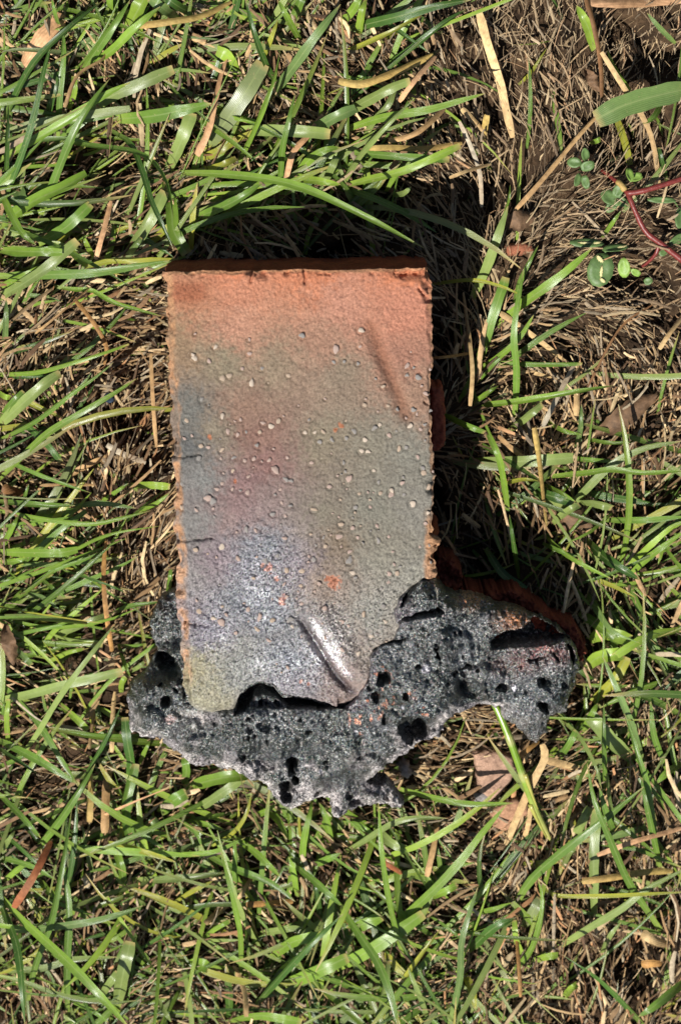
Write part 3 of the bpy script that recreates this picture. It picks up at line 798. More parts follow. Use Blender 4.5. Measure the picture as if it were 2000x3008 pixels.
# ---- pieces of red brick stuck below the crust and to the side
def rough_block(name, outline, ztop, zbot, parent, mat, colour, slope=(0, 0), sp=4.0, amp=1.0, k=0, edge=26, label=None, ragged=5):
    P = np.array(outline, float)
    xs = np.arange(P[:, 0].min() - 10, P[:, 0].max() + 10, sp); ys = np.arange(P[:, 1].min() - 10, P[:, 1].max() + 10, sp)
    X, Y = np.meshgrid(xs, ys)
    D = poly_dist(outline, X, Y) + ragged * fbm(X / 24, Y / 24, 3, k) + 2.5 * vnoise(X / 7, Y / 7, k + 1)
    kx = np.clip(1 - D / edge, 0, 1); rd = 1 - np.sqrt(np.clip(1 - kx * kx, 0, 1))
    top = ztop + slope[0] * (X - P[:, 0].mean()) / 100 + slope[1] * (Y - P[:, 1].mean()) / 100 - 5 * rd + amp * (1.6 * fbm(X / 45, Y / 45, 4, k) + 0.5 * vnoise(X / 6, Y / 6, k + 2))
    bot = zbot + 3 * rd + 0 * X
    top = np.maximum(top, bot + 0.6)
    mask = D > 0
    cells = mask[:-1, :-1] & mask[1:, :-1] & mask[:-1, 1:] & mask[1:, 1:]
    used = np.zeros_like(mask)
    used[:-1, :-1] |= cells; used[1:, :-1] |= cells; used[:-1, 1:] |= cells; used[1:, 1:] |= cells
    vid = -np.ones(mask.shape, int); vid[used] = np.arange(used.sum()); nv = int(used.sum())
    PT = px(X[used], Y[used], (ztop + zbot) * 0.0005); PT2 = PT.copy()
    PT[:, 2] = top[used] * .001; PT2[:, 2] = bot[used] * .001
    ii, jj = np.nonzero(cells)
    q4 = np.stack([vid[ii, jj], vid[ii + 1, jj], vid[ii + 1, jj + 1], vid[ii, jj + 1]], -1)
    ed = np.concatenate([q4[:, [0, 1]], q4[:, [1, 2]], q4[:, [2, 3]], q4[:, [3, 0]]])
    key = np.sort(ed, 1); kk = key[:, 0] * (nv + 1) + key[:, 1]
    un, inv, cnt = np.unique(kk, return_inverse=True, return_counts=True)
    be = ed[cnt[inv] == 1]
    Fs = np.stack([be[:, 1], be[:, 0], be[:, 0] + nv, be[:, 1] + nv], -1)
    org = ROOT if parent is root else np.array([PT[:, 0].mean(), PT[:, 1].mean(), 0])
    c = lin(colour)[None, :] * (1 + 0.35 * fbm(X[used] / 20, Y[used] / 20, 3, k + 1))[:, None]
    c = np.clip(np.concatenate([c, c]), 0.005, 0.9)
    me = make_mesh(name, np.concatenate([PT, PT2]) - org, np.concatenate([q4, q4[:, ::-1] + nv, Fs]), c, None, np.zeros(2 * nv))
    o = link(name, me, mat, parent)
    if parent is None: o.location = org
    if label and parent is not None: o['label'] = label
    return o


rough_block('brick_fragment', [(1270, 1690), (1340, 1712), (1372, 1716), (1430, 1722), (1462, 1712), (1509, 1704), (1540, 1728), (1568, 1748), (1600, 1775), (1652, 1802), (1690, 1832), (1710, 1856), (1709, 1930), (1660, 1960), (1500, 1940), (1350, 1880), (1270, 1800)],
            34, 4, root, MAT_BRICK, (120, 58, 42), (-1.8, -0.6), 3.0, 3.2, 1, 20, 'broken red brick piece fused under the slag', 20)
rough_block('brick_fragment', [(1262, 1625), (1300, 1612), (1335, 1622), (1352, 1660), (1352, 1720), (1340, 1760), (1262, 1760)], 30, 2, root, MAT_BRICK, (116, 58, 42), (0, 0), 3.0, 2.4, 2, 24, None, 12)
rough_block('brick_fragment', [(1255, 1120), (1292, 1122), (1304, 1150), (1302, 1180), (1308, 1230), (1303, 1290), (1285, 1320), (1255, 1320)], 46, 20, root, MAT_BRICK, (150, 78, 56), (0, 0), 4.0, 1.2, 3, 14)

# ------------------------------------------------------------------ grass and straw
PAL = {
    'g': (110, 150, 66), 'b': (128, 168, 68), 'd': (74, 114, 50), 'p': (138, 164, 98), 'q': (138, 158, 112), 'y': (168, 178, 74), 'l': (150, 188, 78), 'w': (118, 152, 92),
    's': (214, 184, 132), 't': (190, 156, 108), 'k': (222, 176, 132), 'o': (190, 144, 84), 'r': (156, 92, 58), 'n': (128, 92, 58), 'e': (188, 178, 156), 'a': (192, 166, 96)}
DRYKEYS = set('stkornea')


def catmull(P, n):
    P = np.asarray(P, float)
    if len(P) == 2: P = np.array([P[0], (P[0] + P[1]) / 2, P[1]])
    Q = np.vstack([2 * P[0] - P[1], P, 2 * P[-1] - P[-2]])
    seg = np.linalg.norm(np.diff(P, axis=0), axis=1); cum = np.concatenate([[0], np.cumsum(seg)]) / seg.sum()
    out = []
    for t in np.linspace(0, 1, n):
        i = min(len(P) - 2, max(0, np.searchsorted(cum, t) - 1)); f = (t - cum[i]) / (cum[i + 1] - cum[i] + 1e-12)
        p0, p1, p2, p3 = Q[i], Q[i + 1], Q[i + 2], Q[i + 3]
        out.append(0.5 * (2 * p1 + (p2 - p0) * f + (2 * p0 - 5 * p1 + 4 * p2 - p3) * f * f + (3 * p1 - p0 - 3 * p2 + p3) * f ** 3))
    return np.array(out)


def blade_mesh(name, pts, w, key, zt, tip, origin, r):
    """pts in pixels from root to tip, w in pixels, zt height in metres of its upper part"""
    n = 15
    C = catmull(pts, n)
    t = np.linspace(0, 1, n)
    dry = key in DRYKEYS
    if dry: z = 0.0035 + zt * (0.55 + 0.45 * np.sin(t * 3.0 + r.uniform(0, 2)))
    else: z = 0.002 + zt * np.sin(np.minimum(1.0, t * 1.25) * math.pi / 2) ** 0.9 - zt * 0.15 * np.clip(t - 0.8, 0, 1) * 5 * r.random()
    B = px(C[:, 0], C[:, 1], z)
    T = np.gradient(B, axis=0); T /= np.linalg.norm(T, axis=1)[:, None]
    S = np.cross(T, [0, 0, 1.0]); S /= np.linalg.norm(S, axis=1)[:, None]
    Nn = np.cross(S, T)
    roll0 = r.uniform(-.55, .55); roll1 = roll0 + r.uniform(-.8, .8)
    roll = roll0 + (roll1 - roll0) * t
    A = S * np.cos(roll)[:, None] + Nn * np.sin(roll)[:, None]
    UPV = -S * np.sin(roll)[:, None] + Nn * np.cos(roll)[:, None]
    half = w * 0.5 * 0.0001405
    if dry: prof = np.interp(t, [0, .08, .9, 1], [0.75, 1, 0.95, 0.55])
    elif tip == 'cut': prof = np.interp(t, [0, .25, .8, 0.97, 1], [0.62, 0.95, 1, 0.9, 0.78])
    else: prof = np.interp(t, [0, .2, .5, .8, .93, 1], [0.6, 0.92, 1, 0.72, 0.38, 0.06])
    prof = prof * (1 + 0.05 * np.sin(t * 23 + r.uniform(0, 6)))
    fold = (0.34 if not dry else 0.55) * r.uniform(.6, 1.3)
    rows = []
    five = np.array([-1, -0.5, 0, 0.5, 1])
    lift = np.array([0.75, 0.22, -0.05, 0.22, 0.75]) * (1 if not dry else -1)
    for i in range(n):
        rows.append(B[i] + A[i][None] * (five * half * prof[i])[:, None] + UPV[i][None] * (lift * half * prof[i] * fold)[:, None])
    V = np.concatenate(rows)
    V[:, 2] = np.maximum(V[:, 2], 0.0008)
    base = lin(PAL[key]) * (0.95 if dry else 0.80 * np.array([1.12, 1.0, 0.88])); base = base * r.uniform(0.86, 1.12)
    Cc = np.repeat(base[None], n, 0)
    if not dry:
        pale = lin((176, 190, 96)); m = np.interp(t, [0, .18], [0.45, 0])[:, None]
        Cc = Cc * (1 - m) + pale * m
        if tip != 'cut' or r.random() < .8:
            m = np.interp(t, [0.93, 1.0], [0, 0.75])[:, None]; Cc = Cc * (1 - m) + lin((196, 168, 112)) * m
    else:
        m = (0.5 + 0.5 * np.sin(t * r.uniform(3, 9) + r.uniform(0, 6)))[:, None] * 0.35
        Cc = Cc * (1 - m) + lin((150, 112, 70)) * m
    Cc = Cc * (1 + 0.14 * np.sin(t * r.uniform(2, 8) + r.uniform(0, 6)))[:, None]
    Cc = np.repeat(Cc, 5, 0)
    uv = np.stack([np.tile((five + 1) / 2, n), np.repeat(t, 5)], -1)
    return make_mesh(name, V - origin, grid_faces(n, 5), Cc, uv)


REG = {'A': (0, 0, .6378), 'B': (1000, 0, .6378), 'C': (0, 700, .3571), 'D': (0, 1500, .3571), 'E': (1230, 800, .4911), 'F': (0, 2250, .6378), 'G': (1000, 2250, .6378), 'H': (1100, 2100, .574), 'P': (0, 0, 1.0), 'Q': (0, 0, 1.2755)}


def conv(reg, pts):
    ox, oy, s = REG[reg]
    return [(ox + x * s, oy + y * s) for x, y in pts], s


# every tuft: label, then (region, points root->tip, width, colour key, height mm, tip)
TUFTS = [
 ('long green blades slanting steeply up past the dry tan leaf, upper turf corner', [
   ('A', [(190, 990), (330, 640), (420, 480), (505, 365)], 42, 'g', 26, 'p'), ('A', [(10, 960), (140, 600), (200, 340), (240, 190)], 30, 'd', 24, 'p'),
   ('A', [(0, 590), (150, 300), (330, 120), (480, 0)], 40, 'd', 30, 'p'), ('A', [(380, 330), (440, 240), (520, 120), (600, 0)], 45, 'g', 18, 'p'),
   ('A', [(420, 300), (520, 230), (620, 130), (740, 30)], 40, 'b', 24, 'p'), ('A', [(420, 260), (200, 235), (60, 230), (0, 245)], 25, 'q', 14, 'p'),
   ('A', [(270, 640), (280, 420), (295, 250), (290, 130)], 30, 'g', 14, 'p'), ('A', [(215, 560), (250, 420), (265, 330)], 34, 'd', 12, 'cut'),
   ('A', [(30, 840), (35, 640), (40, 480)], 26, 'd', 15, 'p'), ('A', [(320, 500), (345, 420), (340, 350)], 26, 'l', 10, 'cut')]),
 ('broad pale grass blades lying flat beside the frayed brown tufts', [
   ('A', [(0, 740), (250, 590), (480, 440), (600, 380)], 42, 'b', 16, 'p'), ('A', [(400, 520), (500, 450), (640, 390), (800, 320)], 56, 'p', 12, 'cut'),
   ('A', [(540, 548), (700, 535), (850, 505), (975, 476)], 62, 'g', 20, 'p'), ('A', [(0, 1040), (150, 930), (300, 860), (400, 800)], 70, 'b', 16, 'cut'),
   ('A', [(180, 1120), (300, 1050), (420, 940)], 50, 'g', 16, 'cut'), ('A', [(0, 1150), (100, 1160), (290, 1150)], 45, 'g', 14, 'cut'),
   ('A', [(0, 870), (60, 1000), (110, 1080), (170, 1130)], 35, 'b', 20, 'p'), ('A', [(0, 620), (150, 570), (360, 535), (600, 500)], 38, 'q', 14, 'cut'),
   ('A', [(60, 600), (250, 560), (430, 540), (590, 500)], 42, 'g', 9, 'cut'), ('A', [(80, 840), (100, 920), (140, 960)], 60, 'w', 8, 'cut'),
   ('A', [(0, 640), (100, 650), (300, 640), (430, 660)], 30, 'w', 10, 'p')]),
 ('dark curling blades above the corner of the brick, touching its shadow', [
   ('A', [(500, 595), (600, 660), (660, 800), (700, 930), (760, 1060), (800, 1150)], 30, 'd', 22, 'p'), ('A', [(280, 650), (420, 670), (600, 695), (700, 740), (770, 850), (800, 1000)], 32, 'g', 16, 'p'),
   ('A', [(570, 1192), (650, 1080), (700, 1000), (760, 880)], 55, 'p', 12, 'cut'), ('A', [(780, 780), (840, 640), (885, 520)], 62, 'p', 13, 'cut'),
   ('P', [(505, 507), (640, 510), (790, 526), (900, 555), (1000, 600), (1110, 655), (1244, 728)], 24, 'b', 46, 'p'),
   ('A', [(760, 830), (790, 950), (800, 1060), (860, 1170)], 60, 'b', 12, 'cut'), ('A', [(690, 1130), (760, 1060), (830, 1020)], 36, 'y', 9, 'cut'), ('A', [(905, 740), (1000, 700), (1090, 640)], 40, 'y', 9, 'cut')]),
 ('wide greyish blade and narrow green blades beside the peach straw', [
   ('A', [(940, 690), (1040, 560), (1140, 410), (1210, 290)], 82, 'q', 16, 'cut'), ('A', [(1090, 770), (1180, 580), (1250, 400), (1290, 235)], 28, 'b', 30, 'p'),
   ('A', [(1230, 470), (1350, 310), (1450, 170), (1568, 20)], 46, 'w', 26, 'p'), ('A', [(1290, 410), (1230, 310), (1170, 150), (1130, 0)], 30, 'd', 24, 'p'),
   ('A', [(1390, 200), (1340, 110), (1280, 0)], 30, 'b', 22, 'p'), ('A', [(1080, 600), (1250, 600), (1400, 605), (1520, 618)], 55, 'p', 16, 'cut'),
   ('A', [(1090, 340), (1050, 260), (1000, 230)], 62, 'l', 8, 'cut'), ('A', [(1080, 530), (1130, 550), (1190, 560)], 26, 'b', 15, 'p'), ('A', [(1160, 640), (1230, 450), (1280, 330)], 22, 'b', 18, 'p'),
   ('A', [(990, 520), (1090, 545), (1200, 570)], 22, 'b', 16, 'p'), ('A', [(1200, 300), (1240, 200), (1280, 90)], 24, 'y', 17, 'p')]),
 ('green blades leaning over the shadowed end of the brick', [
   ('A', [(880, 1010), (1000, 965), (1110, 910), (1210, 840)], 45, 'g', 24, 'p'), ('A', [(900, 790), (1000, 770), (1090, 730)], 35, 'y', 16, 'cut'),
   ('A', [(1350, 830), (1420, 740), (1500, 690), (1568, 680)], 40, 'b', 20, 'p'), ('A', [(1290, 900), (1300, 700), (1330, 560), (1360, 430)], 30, 'g', 26, 'p'),
   ('A', [(1380, 620), (1450, 590), (1568, 530), (1640, 500)], 55, 'w', 16, 'cut'), ('B', [(0, 530), (120, 465), (240, 400), (320, 370)], 54, 'p', 20, 'cut'),
   ('B', [(0, 605), (180, 545), (400, 505), (560, 460), (665, 430)], 38, 'b', 28, 'p'), ('B', [(0, 870), (80, 730), (200, 590), (340, 450)], 32, 'p', 30, 'p'),
   ('B', [(0, 690), (150, 710), (330, 725), (500, 735)], 34, 'g', 22, 'cut'), ('B', [(0, 860), (120, 830), (280, 790), (400, 740), (550, 670)], 36, 'l', 26, 'cut'),
   ('B', [(100, 660), (150, 560), (220, 480), (250, 390)], 34, 'p', 18, 'cut'), ('B', [(210, 880), (260, 800), (330, 760), (410, 690)], 26, 'b', 20, 'p'), ('B', [(240, 900), (290, 890), (325, 860)], 26, 'p', 18, 'p'),
   ('A', [(1360, 830), (1440, 830), (1568, 850)], 36, 'l', 18, 'p'), ('A', [(1480, 870), (1520, 790), (1550, 720)], 34, 'p', 16, 'cut')]),
 ('dark green blades crossing yellow stalks, growing beside the bare thatch', [
   ('B', [(0, 140), (250, 80), (450, 25), (600, 0)], 46, 'd', 22, 'p'), ('B', [(180, 330), (330, 220), (470, 110), (580, 40)], 32, 'd', 18, 'p'),
   ('B', [(0, 250), (120, 200), (250, 140), (380, 65)], 30, 'y', 18, 'p'), ('B', [(80, 170), (100, 60), (110, 0)], 40, 'l', 16, 'cut'), ('B', [(130, 30), (250, 130), (410, 245)], 22, 'd', 14, 'p'),
   ('B', [(0, 110), (60, 40), (100, -40)], 40, 'b', 18, 'p'), ('B', [(0, 470), (60, 420), (160, 330)], 26, 'd', 8, 'cut'), ('B', [(0, 400), (90, 360), (140, 300)], 30, 'g', 8, 'cut'),
   ('A', [(590, 130), (640, 40), (670, -20)], 74, 'l', 14, 'cut'), ('A', [(830, 80), (780, 60), (690, -10)], 44, 'w', 18, 'cut'), ('A', [(900, 60), (840, 40), (750, -20)], 40, 'd', 20, 'cut'),
   ('A', [(290, 130), (270, 100), (240, -10)], 26, 'g', 18, 'p'), ('A', [(510, 60), (510, 0), (520, -40)], 36, 'b', 15, 'cut'), ('A', [(1340, 100), (1370, 40), (1400, -40)], 40, 'g', 16, 'cut')]),
 ('very wide bluish blade with a pale midrib lying on bare thatch', [
   ('B', [(1640, 400), (1450, 442), (1300, 487), (1175, 550)], 105, 'w', 15, 'cut'), ('B', [(1170, 230), (1140, 130), (1085, 25)], 50, 'l', 14, 'p'), ('B', [(1540, 200), (1470, 130), (1410, 60)], 24, 'w', 10, 'p'), ('B', [(1330, 420), (1270, 330), (1225, 230)], 30, 'b', 14, 'p'),
   ('B', [(1480, 470), (1440, 540), (1390, 570)], 28, 'g', 9, 'p'), ('B', [(1500, 830), (1475, 740), (1460, 680)], 26, 'd', 9, 'cut'), ('B', [(1150, 660), (1195, 640)], 26, 'b', 7, 'cut'), ('B', [(820, 390), (880, 330), (950, 220)], 18, 'y', 12, 'p')]),
 ('shiny pale blade and bright blades reaching towards the red-stemmed weed', [
   ('B', [(605, 1375), (680, 1210), (770, 950)], 46, 'p', 22, 'p'), ('B', [(735, 1040), (770, 930), (780, 850)], 20, 'b', 18, 'p'), ('B', [(800, 1420), (820, 1310), (870, 1200), (910, 1130)], 28, 'g', 20, 'p'),
   ('B', [(720, 1500), (820, 1411), (960, 1310), (1060, 1230), (1160, 1140)], 44, 'b', 22, 'p'), ('B', [(1200, 1100), (1240, 1040), (1290, 970)], 22, 'b', 14, 'p'),
   ('E', [(570, 920), (585, 600), (570, 350), (625, -20)], 45, 'g', 24, 'p'), ('E', [(360, 540), (430, 300), (520, 30)], 60, 'g', 12, 'cut'), ('E', [(320, 600), (480, 500), (600, 390), (685, 255)], 40, 'b', 18, 'p'),
   ('E', [(330, 670), (430, 560), (540, 460)], 34, 'g', 12, 'p'), ('B', [(410, 1310), (600, 1290), (740, 1320), (850, 1370)], 18, 'y', 20, 'p')]),
 ('bright blades spreading sideways from the middle of the brick, over thatch', [
   ('E', [(310, 800), (600, 770), (900, 720), (1165, 678)], 40, 'b', 24, 'p'), ('E', [(310, 790), (400, 730), (475, 678)], 32, 'b', 14, 'p'), ('E', [(140, 845), (280, 910), (395, 955)], 50, 'g', 22, 'cut'),
   ('E', [(530, 1430), (520, 1340), (480, 1120), (415, 970)], 38, 'b', 38, 'cut'), ('E', [(540, 945), (620, 880), (735, 785)], 60, 'p', 18, 'cut'), ('E', [(330, 1130), (600, 1130), (920, 1108)], 74, 'p', 18, 'cut'),
   ('E', [(740, 1225), (1000, 1200), (1150, 1180), (1350, 1200), (1600, 1185)], 38, 'b', 26, 'p'), ('E', [(820, 1500), (950, 1350), (1150, 1150), (1350, 1050), (1568, 1010)], 52, 'p', 20, 'p'),
   ('E', [(980, 990), (1130, 1020), (1285, 1015)], 25, 'b', 14, 'p'), ('E', [(760, 890), (870, 950), (970, 970)], 28, 'b', 12, 'p'), ('E', [(320, 1000), (520, 1120), (720, 1250)], 36, 'g', 15, 'cut'),
   ('E', [(480, 1270), (620, 1240), (720, 1250)], 25, 'y', 30, 'p'), ('E', [(750, 1270), (850, 1320), (935, 1372)], 25, 'b', 18, 'p'), ('E', [(940, 1370), (1050, 1380), (1155, 1405)], 68, 'p', 22, 'cut'),
   ('E', [(1155, 1440), (1020, 1550), (875, 1622)], 38, 'b', 20, 'p'), ('E', [(480, 540), (700, 550), (975, 545)], 34, 'g', 14, 'cut'), ('E', [(930, 1070), (960, 950), (970, 790)], 36, 'w', 14, 'p'),
   ('E', [(800, 1500), (870, 1440), (960, 1390)], 46, 'p', 18, 'cut'), ('E', [(900, 1110), (1000, 1120), (1180, 1130)], 30, 'g', 13, 'p')]),
 ('darker blades crowding the shadow between brick and slag shelf', [
   ('E', [(760, 1580), (900, 1700), (1150, 1833)], 34, 'b', 24, 'p'), ('E', [(1000, 1600), (1100, 1700), (1320, 1840)], 60, 'd', 18, 'p'), ('E', [(600, 1833), (570, 1650), (540, 1450)], 30, 'd', 26, 'p'),
   ('E', [(1100, 1480), (1350, 1480), (1600, 1460)], 42, 'g', 18, 'p'), ('E', [(1200, 1800), (1330, 1680), (1500, 1530), (1600, 1480)], 40, 'l', 16, 'p'), ('E', [(640, 1300), (760, 1330), (930, 1380)], 60, 'd', 12, 'cut'),
   ('E', [(400, 1650), (500, 1800), (640, 1900)], 50, 'd', 8, 'cut'), ('E', [(740, 1620), (850, 1670), (950, 1700)], 28, 'g', 16, 'p'), ('P', [(1840, 1700), (1900, 1640), (2010, 1560)], 20, 'b', 18, 'p'),
   ('P', [(1725, 1745), (1760, 1800), (1800, 1850), (1880, 1890)], 26, 'w', 18, 'p'), ('P', [(1700, 1800), (1760, 1840), (1830, 1900)], 30, 'b', 12, 'p'), ('P', [(1990, 1850), (1900, 1870), (1800, 1930)], 26, 'l', 14, 'cut')]),
 ('yellowed leaves and light blades beside the outer end of the slag shelf', [
   ('P', [(1740, 2060), (1800, 2000), (1840, 1930)], 34, 'y', 12, 'cut'), ('P', [(1720, 1960), (1760, 1930), (1830, 1920)], 40, 'l', 14, 'cut'), ('P', [(1730, 1880), (1780, 1860), (1850, 1880)], 40, 'l', 12, 'cut'),
   ('P', [(1980, 2000), (1880, 2020), (1760, 2080)], 24, 'b', 16, 'p'), ('P', [(2000, 2100), (1900, 2050), (1820, 2040)], 22, 'g', 14, 'p'), ('P', [(1890, 2250), (1850, 2120), (1800, 2000), (1770, 1930)], 22, 'w', 18, 'p'),
   ('P', [(1960, 2270), (1920, 2160), (1910, 2060)], 20, 'g', 14, 'p'), ('H', [(940, 20), (1040, 100), (1130, 260), (1160, 380)], 32, 'p', 22, 'p'), ('H', [(1320, 230), (1200, 120), (1090, -10)], 78, 'p', 14, 'cut'),
   ('H', [(1450, 770), (1400, 400), (1350, 220), (1275, -10)], 34, 'g', 24, 'p'), ('H', [(1180, 400), (1170, 150), (1170, -60)], 28, 'g', 20, 'p'), ('H', [(1240, 640), (1200, 450), (1185, 300)], 36, 'p', 15, 'cut'),
   ('H', [(1060, 100), (1100, 20), (1140, -60)], 40, 'b', 16, 'p'), ('H', [(1568, 250), (1500, 290), (1440, 350)], 40, 'b', 12, 'p'), ('H', [(940, 230), (1000, 140), (1030, 80)], 36, 'g', 12, 'cut')]),
 ('weathered broad blade pointing at the orange end of the brick', [
   ('C', [(-60, 310), (400, 300), (800, 280), (1150, 222), (1440, 178)], 78, 'g', 24, 'p'), ('C', [(0, 95), (250, 110), (515, 112)], 70, 'b', 22, 'cut'), ('C', [(-40, 510), (200, 370), (400, 230), (640, 20)], 88, 'p', 20, 'cut'),
   ('C', [(440, 395), (600, 420), (760, 430), (880, 500), (1000, 550), (1180, 600), (1330, 640)], 40, 'b', 20, 'p'), ('C', [(700, 240), (900, 190), (1140, 180), (1480, 170)], 50, 'y', 16, 'p'), ('C', [(40, 930), (50, 700), (55, 500)], 50, 'w', 14, 'p'),
   ('C', [(540, 60), (640, 160), (720, 230)], 60, 'l', 12, 'cut'), ('C', [(780, 160), (720, 60), (690, -20)], 44, 'l', 12, 'p'), ('C', [(1040, 170), (1090, 90), (1160, -10)], 60, 'w', 14, 'cut'), ('C', [(210, 570), (330, 530), (470, 510)], 36, 'b', 10, 'p'),
   ('C', [(0, 400), (150, 330), (340, 240)], 60, 'b', 13, 'cut'), ('C', [(180, 490), (300, 470), (520, 520)], 34, 'w', 9, 'p')]),
 ('parallel straight blades slanting right over bare thatch near the dark bead', [
   ('C', [(-40, 1120), (300, 1100), (600, 1020), (850, 940), (1060, 865)], 58, 'b', 26, 'cut'), ('C', [(-40, 1570), (200, 1350), (400, 1180), (500, 1115)], 98, 'p', 20, 'cut'), ('C', [(-30, 1670), (300, 1500), (600, 1270), (800, 1130), (935, 1020)], 48, 'g', 28, 'p'),
   ('C', [(-20, 2000), (150, 1830), (400, 1600), (700, 1420), (950, 1270), (1125, 1155)], 58, 'b', 32, 'p'), ('C', [(-20, 1780), (200, 1890), (450, 1990), (745, 2092)], 48, 'g', 22, 'p'), ('C', [(120, 1460), (250, 1560), (400, 1700), (510, 1840)], 66, 'd', 12, 'cut'),
   ('C', [(0, 1200), (90, 1250), (240, 1350), (520, 1480)], 50, 'y', 10, 'p'), ('C', [(0, 1500), (80, 1380), (200, 1260)], 60, 'g', 14, 'cut'), ('C', [(0, 1130), (180, 1140), (420, 1130)], 36, 'd', 12, 'p'), ('C', [(200, 1390), (270, 1480), (320, 1560)], 44, 'd', 9, 'p'),
   ('C', [(-20, 1260), (40, 1300), (90, 1310)], 50, 'l', 12, 'cut'), ('C', [(180, 2200), (210, 2110), (240, 2020)], 30, 'g', 12, 'p')]),
 ('long arching blades ending close to the grey middle of the brick', [
   ('C', [(-40, 2160), (300, 2190), (620, 2200)], 50, 'g', 18, 'p'), ('C', [(820, 2175), (950, 2090), (1060, 2015)], 36, 'b', 12, 'p'), ('C', [(1080, 2030), (1250, 2030), (1400, 2042)], 66, 'l', 12, 'cut'), ('C', [(1130, 2250), (1280, 2180), (1395, 2095)], 50, 'b', 12, 'p'),
   ('D', [(-40, -10), (250, 50), (600, 100), (800, 105), (1000, 60), (1240, 0)], 58, 'b', 26, 'p'), ('D', [(-30, 340), (250, 345), (500, 345), (640, 318)], 78, 'b', 24, 'cut'), ('D', [(20, 300), (80, 180), (155, 40)], 50, 'b', 18, 'p'),
   ('D', [(120, 500), (300, 330), (500, 160), (710, 5)], 50, 'g', 18, 'cut'), ('D', [(440, 405), (600, 330), (800, 230), (1000, 170), (1325, 125)], 45, 'b', 24, 'p'), ('D', [(130, 190), (300, 90), (500, 20)], 60, 'b', 12, 'p'), ('D', [(0, 420), (100, 420), (240, 390)], 50, 'b', 12, 'p'),
   ('D', [(350, 80), (500, 30), (640, -20)], 50, 'g', 15, 'p'), ('C', [(500, 2240), (800, 2180), (1120, 2220)], 50, 'w', 14, 'p')]),
 ('tangle of crossing blades beside the orange upright straw stalk', [
   ('D', [(160, 690), (450, 490), (700, 400), (915, 300)], 40, 'g', 18, 'p'), ('D', [(250, 745), (500, 670), (800, 540), (1000, 450), (1140, 375)], 46, 'g', 16, 'p'), ('D', [(500, 480), (700, 540), (900, 610), (1055, 682)], 40, 'd', 26, 'p'),
   ('D', [(320, 1190), (420, 1020), (600, 850), (850, 640)], 50, 'l', 16, 'p'), ('D', [(440, 1040), (700, 930), (880, 865)], 60, 'p', 12, 'cut'), ('D', [(900, 870), (1050, 790), (1330, 750)], 40, 'g', 16, 'p'), ('D', [(-40, 875), (250, 880), (500, 905), (720, 930)], 60, 'p', 22, 'cut'),
   ('D', [(20, 1040), (300, 980), (640, 915)], 46, 'g', 18, 'cut'), ('D', [(480, 1060), (700, 1080), (850, 1095)], 76, 'p', 10, 'cut'), ('D', [(410, 1235), (560, 1160), (695, 1130)], 60, 'l', 12, 'cut'), ('D', [(180, 680), (350, 710), (510, 830)], 40, 'w', 15, 'p'),
   ('D', [(20, 450), (150, 560), (260, 620)], 30, 'b', 18, 'p'), ('D', [(110, 1100), (180, 1180), (260, 1270)], 50, 'w', 12, 'cut'), ('D', [(210, 1060), (260, 1140), (310, 1200)], 28, 'b', 10, 'p'), ('D', [(100, 780), (140, 700), (180, 660)], 60, 'b', 10, 'cut'),
   ('D', [(970, 1100), (1080, 1110), (1200, 1095)], 50, 'g', 12, 'cut'), ('D', [(1380, 695), (1400, 600), (1412, 485)], 50, 'g', 12, 'cut'), ('D', [(320, 540), (400, 610), (550, 720)], 36, 'g', 12, 'p')]),
 ('long shiny diagonal blade and its neighbours left of the rounded slag lobe', [
   ('D', [(150, 2045), (300, 1850), (450, 1600), (600, 1380), (800, 1120), (955, 925)], 50, 'p', 34, 'p'), ('D', [(-40, 1570), (250, 1510), (500, 1440), (800, 1370), (1010, 1318)], 80, 'p', 22, 'cut'), ('D', [(670, 2250), (820, 1980), (920, 1780), (1005, 1590)], 44, 'd', 22, 'p'),
   ('D', [(-20, 1880), (200, 1990), (400, 2100), (640, 2250)], 70, 'g', 22, 'p'), ('D', [(-20, 1390), (150, 1560), (300, 1720), (500, 2040), (640, 2260)], 58, 'g', 14, 'p'), ('D', [(70, 1910), (60, 1700), (80, 1550)], 50, 'l', 14, 'cut'), ('D', [(980, 1105), (1020, 1240), (1075, 1375)], 36, 'b', 16, 'p'),
   ('D', [(1050, 2250), (1080, 2100), (1050, 1900), (1030, 1700)], 78, 'd', 14, 'cut'), ('D', [(500, 1590), (650, 1730), (725, 1805)], 60, 'l', 12, 'cut'), ('D', [(-20, 1940), (150, 2060), (310, 2165)], 36, 'd', 25, 'p'), ('D', [(-10, 2110), (140, 2050), (260, 1990)], 40, 'g', 14, 'p'),
   ('D', [(1000, 1500), (1010, 1420), (1040, 1370)], 60, 'l', 12, 'cut'), ('D', [(1050, 1330), (1130, 1290), (1190, 1240)], 40, 'p', 14, 'cut'), ('D', [(1150, 2080), (1190, 1990), (1240, 1890)], 40, 'b', 14, 'p'), ('D', [(20, 1740), (30, 1640), (45, 1560)], 36, 'g', 14, 'p')]),
 ('dark arching blades crossing in the lower turf corner with a rust straw', [
   ('F', [(-10, 575), (100, 700), (250, 840), (400, 990), (600, 1210)], 50, 'b', 40, 'p'), ('F', [(-10, 600), (50, 740), (90, 880), (118, 1200)], 48, 'd', 34, 'p'), ('F', [(130, 1080), (160, 930), (230, 740), (270, 560), (332, 195)], 36, 'g', 30, 'p'),
